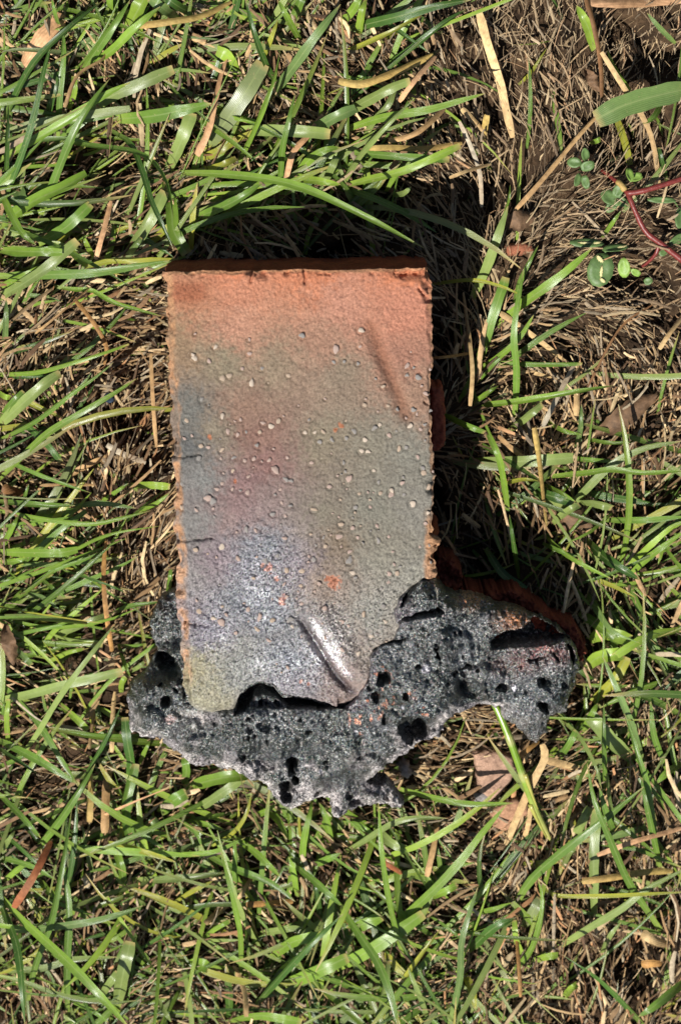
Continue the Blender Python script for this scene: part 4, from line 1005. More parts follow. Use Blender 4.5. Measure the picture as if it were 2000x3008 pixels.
   ('F', [(150, 410), (270, 260), (350, 140), (440, -10)], 40, 'g', 26, 'p'), ('F', [(312, 1150), (310, 900), (320, 650), (288, 420)], 36, 'g', 22, 'p'), ('F', [(-10, 765), (200, 745), (400, 720), (560, 680), (662, 643)], 38, 'w', 28, 'p'), ('F', [(-10, 120), (100, 230), (190, 332)], 30, 'g', 24, 'p'),
   ('F', [(-10, 415), (150, 460), (260, 525)], 32, 'g', 18, 'p'), ('F', [(-10, 290), (100, 380), (210, 490)], 28, 'd', 18, 'p'), ('F', [(-10, 965), (100, 990), (300, 1060), (500, 1090), (630, 1080)], 26, 'p', 20, 'p'), ('F', [(-10, 945), (200, 930), (340, 890), (540, 880)], 34, 'p', 14, 'p'),
   ('F', [(20, 530), (90, 470), (160, 420)], 30, 'b', 12, 'p'), ('F', [(185, 525), (240, 590), (330, 620)], 34, 'b', 14, 'p'), ('F', [(0, 400), (30, 360), (70, 300)], 26, 'p', 18, 'p'), ('F', [(130, 590), (210, 610), (440, 690)], 26, 'b', 10, 'p'), ('F', [(320, 1080), (420, 1120), (500, 1180)], 34, 'g', 14, 'p')]),
 ('short broad blades below the white tip of the slag', [
   ('F', [(540, 1110), (570, 950), (602, 808)], 64, 'p', 24, 'cut'), ('F', [(610, 390), (580, 200), (625, -10)], 50, 'g', 14, 'cut'), ('F', [(250, 368), (450, 385), (700, 400), (920, 415)], 40, 'b', 16, 'p'), ('F', [(500, 350), (650, 390), (810, 442)], 30, 'y', 18, 'p'),
   ('F', [(610, 525), (800, 520), (1040, 493)], 36, 'p', 16, 'p'), ('F', [(850, 100), (1000, 60), (1150, 40)], 60, 'b', 16, 'cut'), ('F', [(740, 215), (800, 160), (860, 125)], 60, 'g', 13, 'cut'), ('F', [(895, 208), (1000, 140), (1120, 55)], 46, 'p', 14, 'cut'), ('F', [(770, 410), (900, 405), (1000, 390), (1130, 330)], 26, 'b', 16, 'p'),
   ('F', [(970, 372), (1070, 310), (1130, 230), (1160, 120)], 22, 'y', 22, 'p'), ('F', [(560, 600), (565, 500), (540, 400)], 40, 'b', 10, 'cut'), ('F', [(720, 1050), (750, 1110), (790, 1180)], 30, 'p', 16, 'p'), ('F', [(460, 1070), (500, 1010), (545, 950)], 38, 'p', 16, 'cut'), ('F', [(800, 235), (900, 300), (930, 370)], 28, 'g', 12, 'p'),
   ('F', [(870, 255), (960, 270), (1040, 300)], 26, 'b', 12, 'p'), ('F', [(550, 230), (650, 310), (760, 380)], 30, 'g', 10, 'p'), ('F', [(850, 80), (860, 20), (850, -40)], 40, 'g', 12, 'cut'), ('F', [(800, 630), (880, 580), (980, 530)], 26, 'y', 14, 'p'), ('F', [(660, 330), (700, 270), (730, 250)], 60, 'w', 8, 'cut')]),
 ('dense bright patch of short blades under the ragged lower edge of the slag', [
   ('F', [(1150, 1130), (1300, 960), (1450, 800), (1580, 680)], 46, 'd', 30, 'p'), ('F', [(1310, 1010), (1430, 960), (1600, 880)], 70, 'b', 18, 'cut'), ('F', [(1250, 880), (1350, 810), (1480, 780)], 52, 'b', 20, 'cut'), ('F', [(1070, 320), (1180, 400), (1290, 510)], 36, 'b', 22, 'p'),
   ('F', [(940, 405), (1100, 480), (1250, 540), (1360, 625)], 34, 'g', 20, 'p'), ('F', [(1340, 445), (1450, 530), (1580, 650)], 36, 'g', 24, 'p'), ('F', [(1110, 965), (1110, 800), (1090, 680), (1020, 395)], 28, 'b', 30, 'p'), ('F', [(1050, 1175), (1200, 1150), (1390, 1180)], 48, 'b', 20, 'cut'), ('F', [(1080, 590), (1085, 450), (1085, 330)], 36, 'g', 14, 'cut'),
   ('F', [(1280, 950), (1340, 900), (1380, 870)], 40, 'l', 14, 'cut'), ('F', [(930, 800), (990, 750), (1060, 710)], 32, 'b', 16, 'cut'), ('F', [(860, 920), (910, 910), (960, 930)], 60, 'b', 12, 'cut'), ('F', [(1390, 480), (1400, 340), (1440, 170)], 34, 'b', 16, 'p'), ('F', [(1530, 380), (1500, 240), (1470, 170)], 34, 'b', 14, 'p'),
   ('F', [(1370, 600), (1350, 480), (1330, 420)], 30, 'b', 12, 'p'), ('F', [(1440, 460), (1500, 430), (1570, 400)], 40, 'g', 14, 'p'), ('F', [(1480, 720), (1460, 600), (1440, 520)], 28, 'd', 14, 'p'), ('F', [(1200, 770), (1330, 750), (1400, 745)], 36, 'p', 14, 'p'), ('F', [(950, 800), (1040, 800), (1110, 800)], 30, 'p', 12, 'p'),
   ('F', [(1200, 180), (1270, 240), (1330, 340)], 40, 'b', 14, 'p'), ('F', [(1150, 240), (1220, 210), (1270, 175)], 30, 'b', 14, 'p'), ('F', [(1410, 330), (1420, 230), (1435, 150)], 40, 'b', 16, 'cut')]),
 ('fan of long blades rising from the lower middle of the turf', [
   ('G', [(-20, 610), (90, 780), (170, 900), (230, 1050), (265, 1200)], 46, 'g', 36, 'p'), ('G', [(295, 905), (230, 650), (190, 400), (174, 170)], 28, 'b', 34, 'p'), ('G', [(200, 770), (400, 600), (550, 440), (650, 310), (765, 175)], 42, 'b', 24, 'p'), ('G', [(-20, 930), (150, 840), (380, 680)], 66, 'b', 14, 'cut'),
   ('G', [(500, 1200), (550, 980), (560, 800), (632, 555)], 34, 'w', 30, 'p'), ('G', [(585, 855), (700, 750), (805, 700)], 46, 'd', 20, 'p'), ('G', [(770, 970), (880, 840), (930, 640), (908, 515)], 30, 'b', 22, 'p'), ('G', [(-10, 415), (100, 350), (230, 270), (340, 240), (492, 242)], 30, 'p', 24, 'p'),
   ('G', [(240, 95), (450, 150), (600, 175), (795, 172)], 32, 'b', 24, 'p'), ('G', [(390, 600), (450, 590), (535, 548)], 36, 'b', 12, 'cut'), ('G', [(400, 690), (460, 720), (560, 800)], 24, 'g', 12, 'p'), ('G', [(170, 1200), (200, 1050), (215, 900)], 46, 'p', 14, 'cut'), ('G', [(620, 960), (780, 985), (915, 1005)], 20, 'b', 18, 'p'),
   ('G', [(160, 280), (230, 350), (310, 385)], 46, 'p', 10, 'cut'), ('G', [(250, 1040), (350, 900), (470, 740)], 26, 'y', 20, 'p'), ('G', [(410, 1180), (360, 1050), (310, 930)], 26, 'p', 14, 'p'), ('G', [(0, 540), (100, 560), (190, 590)], 32, 'b', 14, 'p'), ('G', [(0, 770), (100, 730), (190, 690)], 60, 'b', 10, 'cut'),
   ('G', [(560, 950), (600, 1020), (620, 1120)], 40, 'y', 12, 'p'), ('G', [(10, 260), (80, 270), (150, 310)], 40, 'g', 10, 'cut'), ('G', [(600, 680), (700, 660), (790, 630)], 26, 'b', 12, 'p')]),
 ('long green blades crossing an orange-yellow one beside dry litter', [
   ('G', [(790, 665), (870, 530), (1000, 410), (1180, 270), (1395, 95)], 46, 'g', 32, 'p'), ('G', [(1475, 760), (1330, 540), (1250, 360), (1170, 160), (1135, -10)], 40, 'g', 40, 'p'), ('G', [(915, 515), (970, 590), (1150, 600), (1400, 590), (1600, 580)], 22, 'y', 26, 'p'), ('G', [(995, 838), (1150, 740), (1300, 650), (1400, 570), (1600, 465)], 42, 'p', 24, 'p'),
   ('G', [(1400, 1200), (1200, 990), (1015, 865)], 36, 'd', 26, 'p'), ('G', [(1165, 690), (1165, 400), (1178, 190)], 50, 'p', 12, 'cut'), ('G', [(1470, 465), (1430, 280), (1380, 40)], 32, 'g', 24, 'p'), ('G', [(1070, 340), (1110, 260), (1145, 190)], 42, 'p', 15, 'cut'), ('G', [(1600, 980), (1450, 1100), (1370, 1155)], 46, 'g', 20, 'p'),
   ('G', [(840, 450), (920, 450), (1000, 430)], 40, 'y', 8, 'cut'), ('G', [(840, 740), (880, 680), (920, 610)], 50, 'q', 10, 'cut'), ('G', [(1030, 1060), (1060, 1030), (1090, 1010)], 36, 'l', 12, 'cut'), ('G', [(1200, 860), (1240, 780), (1290, 720)], 26, 'p', 10, 'p'), ('G', [(1020, 470), (1050, 400), (1080, 370)], 34, 'p', 12, 'cut'),
   ('G', [(880, 900), (940, 880), (1000, 870)], 36, 'l', 10, 'cut'), ('G', [(850, 890), (810, 800), (800, 710)], 28, 'l', 14, 'cut'), ('G', [(1280, 350), (1230, 240), (1190, 100)], 32, 'g', 16, 'p'), ('G', [(1510, 215), (1450, 130), (1410, 80)], 22, 'g', 14, 'p')]),
]

# single straws: label, region, points, width, key, height
STRAWS = [
 ('flat peach straw beside the wide greyish grass blade', 'A', [(905, 715), (960, 590), (1010, 360), (1045, 250)], 40, 'k', 15), ('short pink straw under blades near the brick corner', 'A', [(440, 1195), (480, 1050), (512, 925)], 24, 'k', 12),
 ('thin bent tan straw between slanting green blades', 'A', [(300, 495), (360, 350), (480, 270), (500, 195)], 20, 't', 20), ('broad dry tan leaf with a dark spot', 'A', [(110, 300), (190, 180), (240, 130), (285, 60)], 88, 'k', 10),
 ('yellow arched stalk above dark litter', 'A', [(640, 118), (800, 95), (930, 70), (1065, 5)], 34, 'a', 16), ('peach bent straw behind shadowed grass', 'A', [(1315, 825), (1350, 700), (1420, 620), (1485, 525)], 28, 'k', 14),
 ('thick yellow stalk end leaning on thatch', 'B', [(-10, 372), (100, 385), (250, 330), (425, 248)], 36, 'a', 16), ('pale pink straw by the yellow stalk', 'B', [(268, 468), (340, 370), (438, 258)], 24, 'k', 18),
 ('long pale straw stalk thickening to a frayed foot on bare thatch', 'B', [(635, 55), (680, 220), (730, 370), (758, 500), (790, 635)], 40, 's', 9), ('short thick straw beside the frayed stalk foot', 'B', [(558, 498), (660, 602)], 28, 's', 7), ('olive straw scrap by the frayed stalk foot', 'B', [(672, 530), (652, 655)], 30, 'a', 7),
 ('long thin pinkish straw running up to the wide bluish blade', 'B', [(800, 972), (900, 860), (1000, 740), (1090, 630), (1195, 515)], 22, 't', 12), ('brown hanging stem crossing bare thatch', 'B', [(1130, -10), (1170, 130), (1200, 300), (1205, 465)], 28, 'n', 16),
 ('pale straw curving past the clover', 'B', [(1200, 240), (1300, 400), (1400, 560), (1440, 680), (1466, 862)], 24, 's', 16), ('pale peach blade lying along the top edge of the turf', 'B', [(1150, 12), (1350, 15), (1600, -5)], 40, 'k', 14),
 ('bleached grey straw beside the brick shadow', 'B', [(545, 560), (600, 680), (640, 800), (650, 955)], 20, 'e', 14), ('thin forked straw over the shadow edge', 'B', [(500, 820), (600, 782), (690, 758)], 16, 's', 20), ('tan frayed straw under leaning green blades', 'B', [(220, 650), (350, 610), (480, 500)], 26, 't', 18),
 ('yellow straw with a frayed end over shadowed grass', 'B', [(130, 685), (240, 680), (380, 685), (560, 660)], 26, 'a', 20), ('amber bent stem beside the bare thatch left of the brick', 'C', [(600, 480), (640, 530), (740, 650), (820, 770), (880, 900), (862, 1040)], 36, 'o', 14),
 ('thin tan straw crossing the amber stem', 'C', [(295, 785), (500, 620), (750, 405)], 24, 't', 18), ('hooked tan straw tip above broad green blades', 'C', [(325, 2110), (340, 2040), (500, 2030), (780, 2030)], 26, 't', 16), ('brown upright straw close to the flank of the brick', 'C', [(1240, 950), (1250, 1200), (1270, 1500), (1290, 1720)], 34, 't', 7),
 ('grey flat straw scrap left of the brick', 'C', [(880, 1700), (1000, 1770), (1200, 1850)], 50, 'e', 6), ('wide brown straw scrap left of the brick', 'C', [(580, 1950), (760, 1860), (930, 1790)], 66, 't', 6), ('rusty brown leaf scrap among green blades', 'C', [(20, 2050), (110, 2080), (195, 2090)], 80, 'n', 9),
 ('orange upright straw stalk with a split top', 'D', [(925, 1160), (890, 950), (860, 700), (853, 450), (872, 250)], 40, 'o', 22), ('pale upright straw left of the slag lobe', 'D', [(740, 1960), (770, 1750), (790, 1490)], 36, 's', 10), ('second pale upright straw, nearer the slag lobe', 'D', [(920, 1990), (930, 1700), (950, 1490)], 40, 's', 9),
 ('thin peach straw leaning on the slag lobe', 'D', [(820, 1150), (930, 1230), (1090, 1410)], 22, 'k', 14), ('pinkish thin straw under diagonal blades', 'D', [(260, 1960), (380, 2050), (490, 2190)], 24, 'k', 10), ('long grey straw under the shiny diagonal blade', 'D', [(100, 1540), (260, 1680), (420, 1800), (500, 1960)], 24, 'e', 10),
 ('thin pale twig standing beside the brick flank', 'E', [(305, 800), (318, 600), (300, 400), (285, 300), (262, 120)], 26, 's', 26), ('thin orange straw in the brick shadow', 'E', [(80, 512), (200, 500), (325, 480)], 18, 'o', 22), ('olive-yellow stalk standing in the shade beside the brick', 'E', [(690, 930), (720, 1100), (750, 1350), (768, 1515)], 36, 'a', 36),
 ('pale straw piece striped with shadow', 'E', [(480, 240), (650, 360), (865, 530)], 36, 's', 7), ('grey straw crossing behind bright blades', 'E', [(740, 925), (820, 760), (935, 540)], 30, 'e', 12), ('thin brown wiry stem over thatch', 'E', [(1010, 685), (1200, 340), (1395, 195)], 16, 'n', 14), ('tan straw pointing away from the brick', 'E', [(470, 930), (665, 1012)], 28, 'k', 12),
 ('short white straw chip on thatch', 'E', [(688, 605), (825, 642)], 30, 's', 7), ('pale upright straw strip on thatch', 'E', [(940, 860), (955, 560)], 38, 's', 7), ('brown straw under pale flat blade', 'E', [(470, 980), (560, 1060), (660, 1140)], 30, 't', 14), ('pale slanted straw near the turf edge', 'E', [(1435, 460), (1500, 360), (1580, 260)], 28, 's', 9),
 ('rust-red straw in the lower turf', 'F', [(65, 655), (160, 500), (235, 345)], 36, 'r', 22), ('short pale yellow straw in a dark hollow', 'F', [(945, 725), (1045, 638)], 28, 's', 12), ('pale bent straw standing in the dense patch', 'F', [(1100, 615), (1170, 500)], 22, 's', 16), ('cream straw tip at the bottom of the turf', 'F', [(1132, 1155), (1122, 1040), (1078, 925)], 30, 's', 22),
 ('long tan straw slanting towards the slag tip', 'F', [(480, 230), (640, 160), (800, 95)], 22, 'k', 16), ('yellow and brown upright straw', 'F', [(410, 260), (415, 120), (410, 10)], 36, 'a', 12), ('beige upright straw beside the yellow one', 'F', [(485, 310), (490, 120), (505, -10)], 40, 't', 10), ('orange-brown straw behind bright blades', 'F', [(1130, 640), (1230, 635), (1350, 625)], 30, 'o', 10),
 ('orange-yellow blade crossing green ones', 'G', [(1110, 532), (1280, 510), (1400, 490), (1530, 485)], 32, 'a', 22), ('thin orange straw standing in a dark hollow', 'G', [(830, 1065), (812, 800), (790, 690)], 20, 'o', 18), ('brown upright straw under the ragged slag edge', 'G', [(395, 510), (430, 350), (445, 190)], 30, 't', 12), ('long thin tan straw over dry litter', 'G', [(1180, 412), (1350, 350), (1580, 285)], 24, 'k', 20),
 ('small rust straw by a pale one', 'G', [(190, 440), (295, 505)], 24, 'r', 10), ('pale straw beside the small rust one', 'G', [(70, 430), (120, 500), (175, 590)], 26, 's', 10), ('jointed pale straw over the flat pinkish stone', 'H', [(855, 150), (868, 225), (790, 380), (668, 665)], 40, 's', 16), ('pale straw branching from the jointed one', 'H', [(875, 230), (980, 260), (1095, 295)], 42, 's', 12),
 ('bright orange straw at the tip of the slag shelf', 'H', [(705, 235), (845, 138)], 28, 'o', 14), ('tan bent straw leg beside the jointed one', 'H', [(800, 470), (780, 580), (745, 680)], 26, 's', 8), ('fat cream husk in dry litter', 'G', [(1385, 770), (1440, 800), (1500, 820)], 50, 's', 8), ('brown oval husk in dry litter', 'G', [(1385, 920), (1430, 915), (1475, 920)], 44, 'o', 7),
]

rnd = random.Random(11)
traced_px = []
for label, blades in TUFTS:
    pts0, s0 = conv(blades[0][0], blades[0][1])
    allp = np.array([conv(b[0], b[1])[0][0] for b in blades])
    c = px(*allp.mean(0), 0.0)
    tuft = empty('grass_tuft', (float(c[0]), float(c[1]), 0.0), label, 'grass', 'grass tufts')
    for reg, pts, w, key, zt, tip in blades:
        P, s = conv(reg, pts)
        me = blade_mesh('grass_blade', P, w * s * 0.98, key, zt * 0.001, tip, c, rnd)
        link('grass_blade', me, MAT_GRASS, tuft)
        traced_px.append(P)
for label, reg, pts, w, key, zt in STRAWS:
    P, s = conv(reg, pts)
    c = px(*np.array(P).mean(0), 0.0)
    me = blade_mesh('straw', P, w * s, key, zt * 0.001, 'cut', c, rnd)
    tag(link('straw', me, MAT_STRAW, None, tuple(c)), label, 'straw', 'dry straws')

# thick jointed green grass stem growing out from under the slag
def tube_mesh(name, pts3, radii, origin, nseg=8, colour=None):
    P = np.asarray(pts3, float); n = len(P)
    T = np.gradient(P, axis=0); T /= np.linalg.norm(T, axis=1)[:, None] + 1e-12
    S = np.cross(T, [0.1, 0.2, 1.0]); S /= np.linalg.norm(S, axis=1)[:, None] + 1e-12
    N = np.cross(S, T)
    a = np.linspace(0, 2 * np.pi, nseg, endpoint=False)
    V = P[:, None] + (S[:, None] * np.cos(a)[None, :, None] + N[:, None] * np.sin(a)[None, :, None]) * np.asarray(radii)[:, None, None]
    F = []
    for i in range(n - 1):
        for j in range(nseg):
            F.append((i * nseg + j, i * nseg + (j + 1) % nseg, (i + 1) * nseg + (j + 1) % nseg, (i + 1) * nseg + j))
    V = V.reshape(-1, 3)
    V = np.vstack([V, P[:1], P[-1:]])
    T3 = [(j, n * nseg, (j + 1) % nseg) for j in range(nseg)] + [((n - 1) * nseg + j, (n - 1) * nseg + (j + 1) % nseg, n * nseg + 1) for j in range(nseg)]
    cc = None
    if colour is not None:
        cc = np.vstack([np.repeat(np.asarray(colour), nseg, 0), colour[:1], colour[-1:]])
    uv = np.zeros((len(V), 2)); uv[:n * nseg, 0] = np.tile(np.arange(nseg) / nseg, n); uv[:n * nseg, 1] = np.repeat(np.linspace(0, 1, n), nseg)
    return make_mesh(name, V - origin, [np.array(F), np.array(T3)], cc, uv)


P, s = conv('H', [(610, -60), (640, 0), (700, 150), (760, 320), (820, 480), (915, 672)])
C = catmull(P, 34); t = np.linspace(0, 1, 34)
org = px(C[-1, 0], C[-1, 1], 0.0)
stem = empty('jointed_grass', tuple(org), 'thick jointed green grass stem coming out from under the slag shelf', 'grass')
B3 = px(C[:, 0], C[:, 1], 0.004 + 0.022 * np.sin(np.clip(1.05 - t, 0, 1) * 1.6))
rad = 0.0015 * np.interp(t, [0, .5, .85, 1], [1, 1.05, .9, .25])
nodes = [0.26, 0.5]
cc = np.repeat(lin((126, 160, 52))[None], 34, 0)
for q in nodes:
    m = np.exp(-((t - q) / 0.02) ** 2)[:, None]; cc = cc * (1 - m) + lin((206, 196, 140)) * m
    rad = rad * (1 + 0.22 * np.exp(-((t - q) / 0.018) ** 2))
m = np.interp(t, [.5, .8, 1], [0, .5, .9])[:, None]; cc = cc * (1 - m) + lin((196, 184, 116)) * m
link('stem', tube_mesh('stem', B3, rad, org, 10, cc), MAT_GRASS, stem)
for q, dx in ((0.5, 0.0012), (0.72, -0.0012)):
    i0 = int(q * 33); seg = B3[i0:i0 + 9] + np.array([dx, 0, 0.0012])
    link('leaf_sheath', tube_mesh('leaf_sheath', seg, 0.0011 * np.linspace(1, .2, len(seg)), org, 8, np.repeat(lin((182, 178, 92))[None], len(seg), 0)), MAT_GRASS, stem)

# ------------------------------------------------------------------ weed with red stems, clover
MAT_RED = plain_material('red_stem', (112, 46, 40), 0.4, 700, 0.5, 0.3)
MAT_LEAF = plain_material('clover_leaf', (84, 108, 60), 0.5, 500, 0.4, 0.28)
MAT_LEAF2 = plain_material('young_leaf', (118, 146, 66), 0.5, 500, 0.4, 0.25)
MAT_SCAR = plain_material('leaf_scar', (206, 196, 138), 0.7, 900, 0.3, 0.2)


def leaf_mesh(name, L, Wd, cup, notch, serr, r):
    n = 22
    V = [(0, 0, 0)]
    for ring in (0.55, 1.0):
        for i in range(n):
            a = 2 * math.pi * i / n
            x = math.cos(a); y = math.sin(a)
            rr = 1.0 - notch * math.exp(-(((a + math.pi) % (2 * math.pi) - math.pi) / 0.35) ** 2)
            rr *= 1 + serr * (1 if i % 2 else -1) * (ring == 1.0)
            px_, py_ = x * L * rr * ring, y * Wd * rr * ring
            V.append((px_, py_, cup * (ring ** 2) * (abs(y) + 0.3 * abs(x)) * Wd + 0.08 * Wd * math.sin(3 * a + 1) * ring))
    F3 = [(0, 1 + i, 1 + (i + 1) % n) for i in range(n)]
    F4 = [(1 + i, 1 + n + i, 1 + n + (i + 1) % n, 1 + (i + 1) % n) for i in range(n)]
    # a second skin gives the leaf its thickness
    Vn = [(x, y, z - 0.00022) for x, y, z in V]
    m = len(V)
    F3b = [(c + m, b + m, a + m) for a, b, c in F3]; F4b = [(d + m, c + m, b + m, a + m) for a, b, c, d in F4]
    rim = [(1 + n + i, 1 + n + i + m, 1 + n + (i + 1) % n + m, 1 + n + (i + 1) % n) for i in range(n)]
    return make_mesh(name, np.array(V + Vn), [np.array(F4 + F4b + rim), np.array(F3 + F3b)])


def place_leaf(parent, org, x, y, z, L, Wd, ang, mat, tilt=(0, 0), notch=0.0, serr=0.0, cup=0.25, scars=()):
    sc = 0.00014
    me = leaf_mesh('leaf', L * sc, Wd * sc, cup, notch, serr, rnd)
    o = link('leaf', me, mat, parent, tuple(px(x, y, z) - org))
    o.rotation_euler = (tilt[0], tilt[1], math.radians(ang))
    for sx, sy, l, w, a in scars:
        me2 = leaf_mesh('leaf_scar', l * sc, w * sc, 0.0, 0, 0.25, rnd)
        q = link('leaf_scar', me2, MAT_SCAR, o, (sx * sc, sy * sc, 0.00045 + cup * (sx * sx + sy * sy) / (Wd * 1.0) * sc * 1.1))
        q.rotation_euler = (0, 0, math.radians(a))
    return o


def stem_part(name, parent, org, pts, zs, r0, r1, mat, n=14):
    C = catmull([(x, y) for x, y in pts], n)
    B = px(C[:, 0], C[:, 1], np.interp(np.linspace(0, 1, n), np.linspace(0, 1, len(zs)), zs))
    rr = np.linspace(r0, r1, n) * 0.00014 * (1 + 0.06 * np.sin(np.arange(n) * 2.1))
    return link(name, tube_mesh(name, B, rr, org, 9), mat, parent)


org = px(1770, 505, 0.0)
weed = empty('red_stemmed_weed', tuple(org), 'creeping weed with forked dark red stems on dry thatch', 'weed')
stem_part('stem', weed, org, [(1765, 498), (1800, 525), (1840, 565), (1862, 615), (1895, 680), (1935, 712), (2010, 770)], [0.001, .008, .012, .012, .012, .011, .010], 6, 10, MAT_RED, 20)
stem_part('stem', weed, org, [(1838, 568), (1880, 562), (1930, 548), (2010, 522)], [.012, .013, .013, .012], 9, 7.5, MAT_RED)
stem_part('stem', weed, org, [(1935, 715), (1925, 745), (1900, 772), (1880, 785)], [.011, .010, .007, .004], 6, 4, MAT_RED)
MAT_JOINT = plain_material('stem_joint', (168, 140, 82), 0.6)
stem_part('stem_joint', weed, org, [(1812, 533), (1826, 546), (1834, 560)], [.011, .0125, .0125], 8.5, 9.5, MAT_JOINT, 6)

G1 = 'clover leaves on thatch'
org = px(1700, 480, 0.0)
cl = empty('clover', tuple(org), 'small clover sprig of folded blue-green leaflets beside the pinkish straw', 'clover', G1)
stem_part('leaf_stalk', cl, org, [(1700, 500), (1712, 490), (1706, 478)], [0.0, .006, .011], 3, 2.5, MAT_LEAF, 8)
place_leaf(cl, org, 1686, 478, .012, 21, 15, 175, MAT_LEAF, (.1, .25), .0, .0, .35)
place_leaf(cl, org, 1724, 487, .012, 22, 15, 200, MAT_LEAF, (-.2, .1), .12, .0, .3)
place_leaf(cl, org, 1716, 452, .014, 24, 12, 105, MAT_LEAF, (.2, -.7), .0, .0, .5)
place_leaf(cl, org, 1694, 528, .009, 20, 11, 70, MAT_LEAF, (.4, .2), .0, .0, .4)
place_leaf(cl, org, 1719, 534, .010, 21, 12, 105, MAT_LEAF, (-.3, .1), .15, .0, .3)
org = px(1800, 588, 0.0)
cl = empty('clover', tuple(org), 'shaded clover leaf tucked against the fork of the red stems', 'clover', G1)
stem_part('leaf_stalk', cl, org, [(1830, 570), (1815, 580), (1802, 588)], [0.0, .006, .009], 3, 2.5, MAT_LEAF, 8)
place_leaf(cl, org, 1786, 580, .008, 27, 20, 130, MAT_LEAF, (.2, .3), .0, .0, .3)
place_leaf(cl, org, 1815, 560, .010, 24, 15, 60, MAT_LEAF, (-.2, -.2), .1, .0, .35)
place_leaf(cl, org, 1797, 603, .007, 26, 15, 230, MAT_LEAF, (.1, .1), .0, .0, .3)
place_leaf(cl, org, 1820, 590, .007, 26, 14, 330, MAT_LEAF, (.1, .1), .0, .0, .3)
org = px(1862, 520, 0.0)
cl = empty('clover', tuple(org), 'light green folded leaf above the red stem', 'clover', G1)
stem_part('leaf_stalk', cl, org, [(1862, 540), (1860, 530), (1856, 520)], [0.0, .004, .008], 3, 2.5, MAT_LEAF2, 8)
place_leaf(cl, org, 1848, 515, .010, 24, 11, 100, MAT_LEAF2, (.1, .6), .0, .0, .6)
place_leaf(cl, org, 1868, 522, .009, 20, 13, 20, MAT_LEAF2, (-.4, .1), .2, .0, .5)
org = px(1775, 740, 0.0)
cl = empty('clover', tuple(org), 'toothed oval clover leaflets with pale scars', 'clover', G1)
stem_part('leaf_stalk', cl, org, [(1800, 790), (1786, 760), (1776, 738)], [0.0, .006, .011], 3, 2.5, MAT_LEAF, 8)
place_leaf(cl, org, 1762, 793, .012, 50, 38, 255, MAT_LEAF, (.05, -.1), .0, .025, .12, ((4, 4, 17, 4, 10), (-30, -10, 13, 6, 60), (28, 14, 9, 5, 70)))
place_leaf(cl, org, 1722, 714, .014, 50, 15, 178, MAT_LEAF, (.55, .05), .0, .025, .1, ((5, 1, 18, 3, 0), (-30, 3, 12, 3, 10)))
place_leaf(cl, org, 1806, 730, .012, 38, 15, 8, MAT_LEAF, (-.8, .1), .0, .025, .3, ((20, -8, 14, 3, 4),))
place_leaf(cl, org, 1832, 786, .010, 30, 18, 275, MAT_LEAF2, (.2, .25), .0, .02, .35)
place_leaf(cl, org, 1866, 800, .008, 18, 10, 330, MAT_LEAF2, (.2, .25), .2, .02, .35)
org = px(1985, 640, 0.0)
cl = empty('clover', tuple(org), 'pale narrow leaves beside the lower red stem', 'clover', G1)
stem_part('leaf_stalk', cl, org, [(1985, 640), (1990, 610), (1978, 590)], [0.0, .005, .008], 3, 2.5, MAT_LEAF, 8)
place_leaf(cl, org, 1942, 588, .010, 42, 9, 178, MAT_LEAF, (.2, .0), .0, .0, .2)
place_leaf(cl, org, 1996, 640, .010, 32, 17, 80, MAT_LEAF, (.2, .3), .0, .0, .2)
place_leaf(cl, org, 1988, 704, .008, 30, 14, 30, MAT_LEAF, (.3, .2), .0, .0, .2)
place_leaf(cl, org, 1946, 742, .006, 13, 10, 30, MAT_LEAF, (.1, .2), .0, .0, .2)
place_leaf(cl, org, 1902, 826, .006, 14, 11, 200, MAT_LEAF, (.1, .2), .2, .0, .2)

# ------------------------------------------------------------------ small stones, bead, dead leaf
def stone(name, label, cat, outline, zt, colour, k, group=None):
    o = rough_block(name, outline, zt, 0.2, None, MAT_BRICK, colour, (0, 0), 4.0, 0.35, k, 16)
    return tag(o, label, cat, group)


stone('brick_shard', 'flat pinkish shard of brick half hidden under the jointed stem', 'stone', [(1385, 2200), (1420, 2192), (1480, 2205), (1510, 2215), (1515, 2260), (1500, 2300), (1470, 2335), (1440, 2350), (1400, 2320), (1388, 2260)], 9, (168, 136, 116), 1)
stone('brick_shard', 'orange-grey shard of brick under the crossing straws', 'stone', [(1435, 2380), (1470, 2350), (1510, 2340), (1550, 2350), (1560, 2385), (1520, 2420), (1480, 2440), (1445, 2425)], 8, (172, 132, 104), 2)
stone('pebble', 'grey pebble beside the flat pinkish shard', 'stone', [(1392, 2320), (1420, 2312), (1445, 2330), (1440, 2360), (1410, 2362), (1390, 2350)], 8.5, (140, 134, 132), 3)
stone('pebble', 'pale grey pebble below the ragged slag edge', 'stone', [(1160, 2240), (1185, 2218), (1205, 2235), (1215, 2270), (1195, 2285), (1170, 2268)], 9, (168, 156, 146), 0)
stone('pebble', 'cream pebble in the lower turf among straws', 'stone', [(245, 2575), (262, 2568), (275, 2585), (270, 2605), (250, 2602)], 12, (196, 180, 150), 1)
stone('pebble', 'reddish clod beside the brick shadow', 'stone', [(1480, 720), (1520, 705), (1565, 715), (1575, 740), (1530, 755), (1490, 750)], 6, (150, 96, 72), 2)

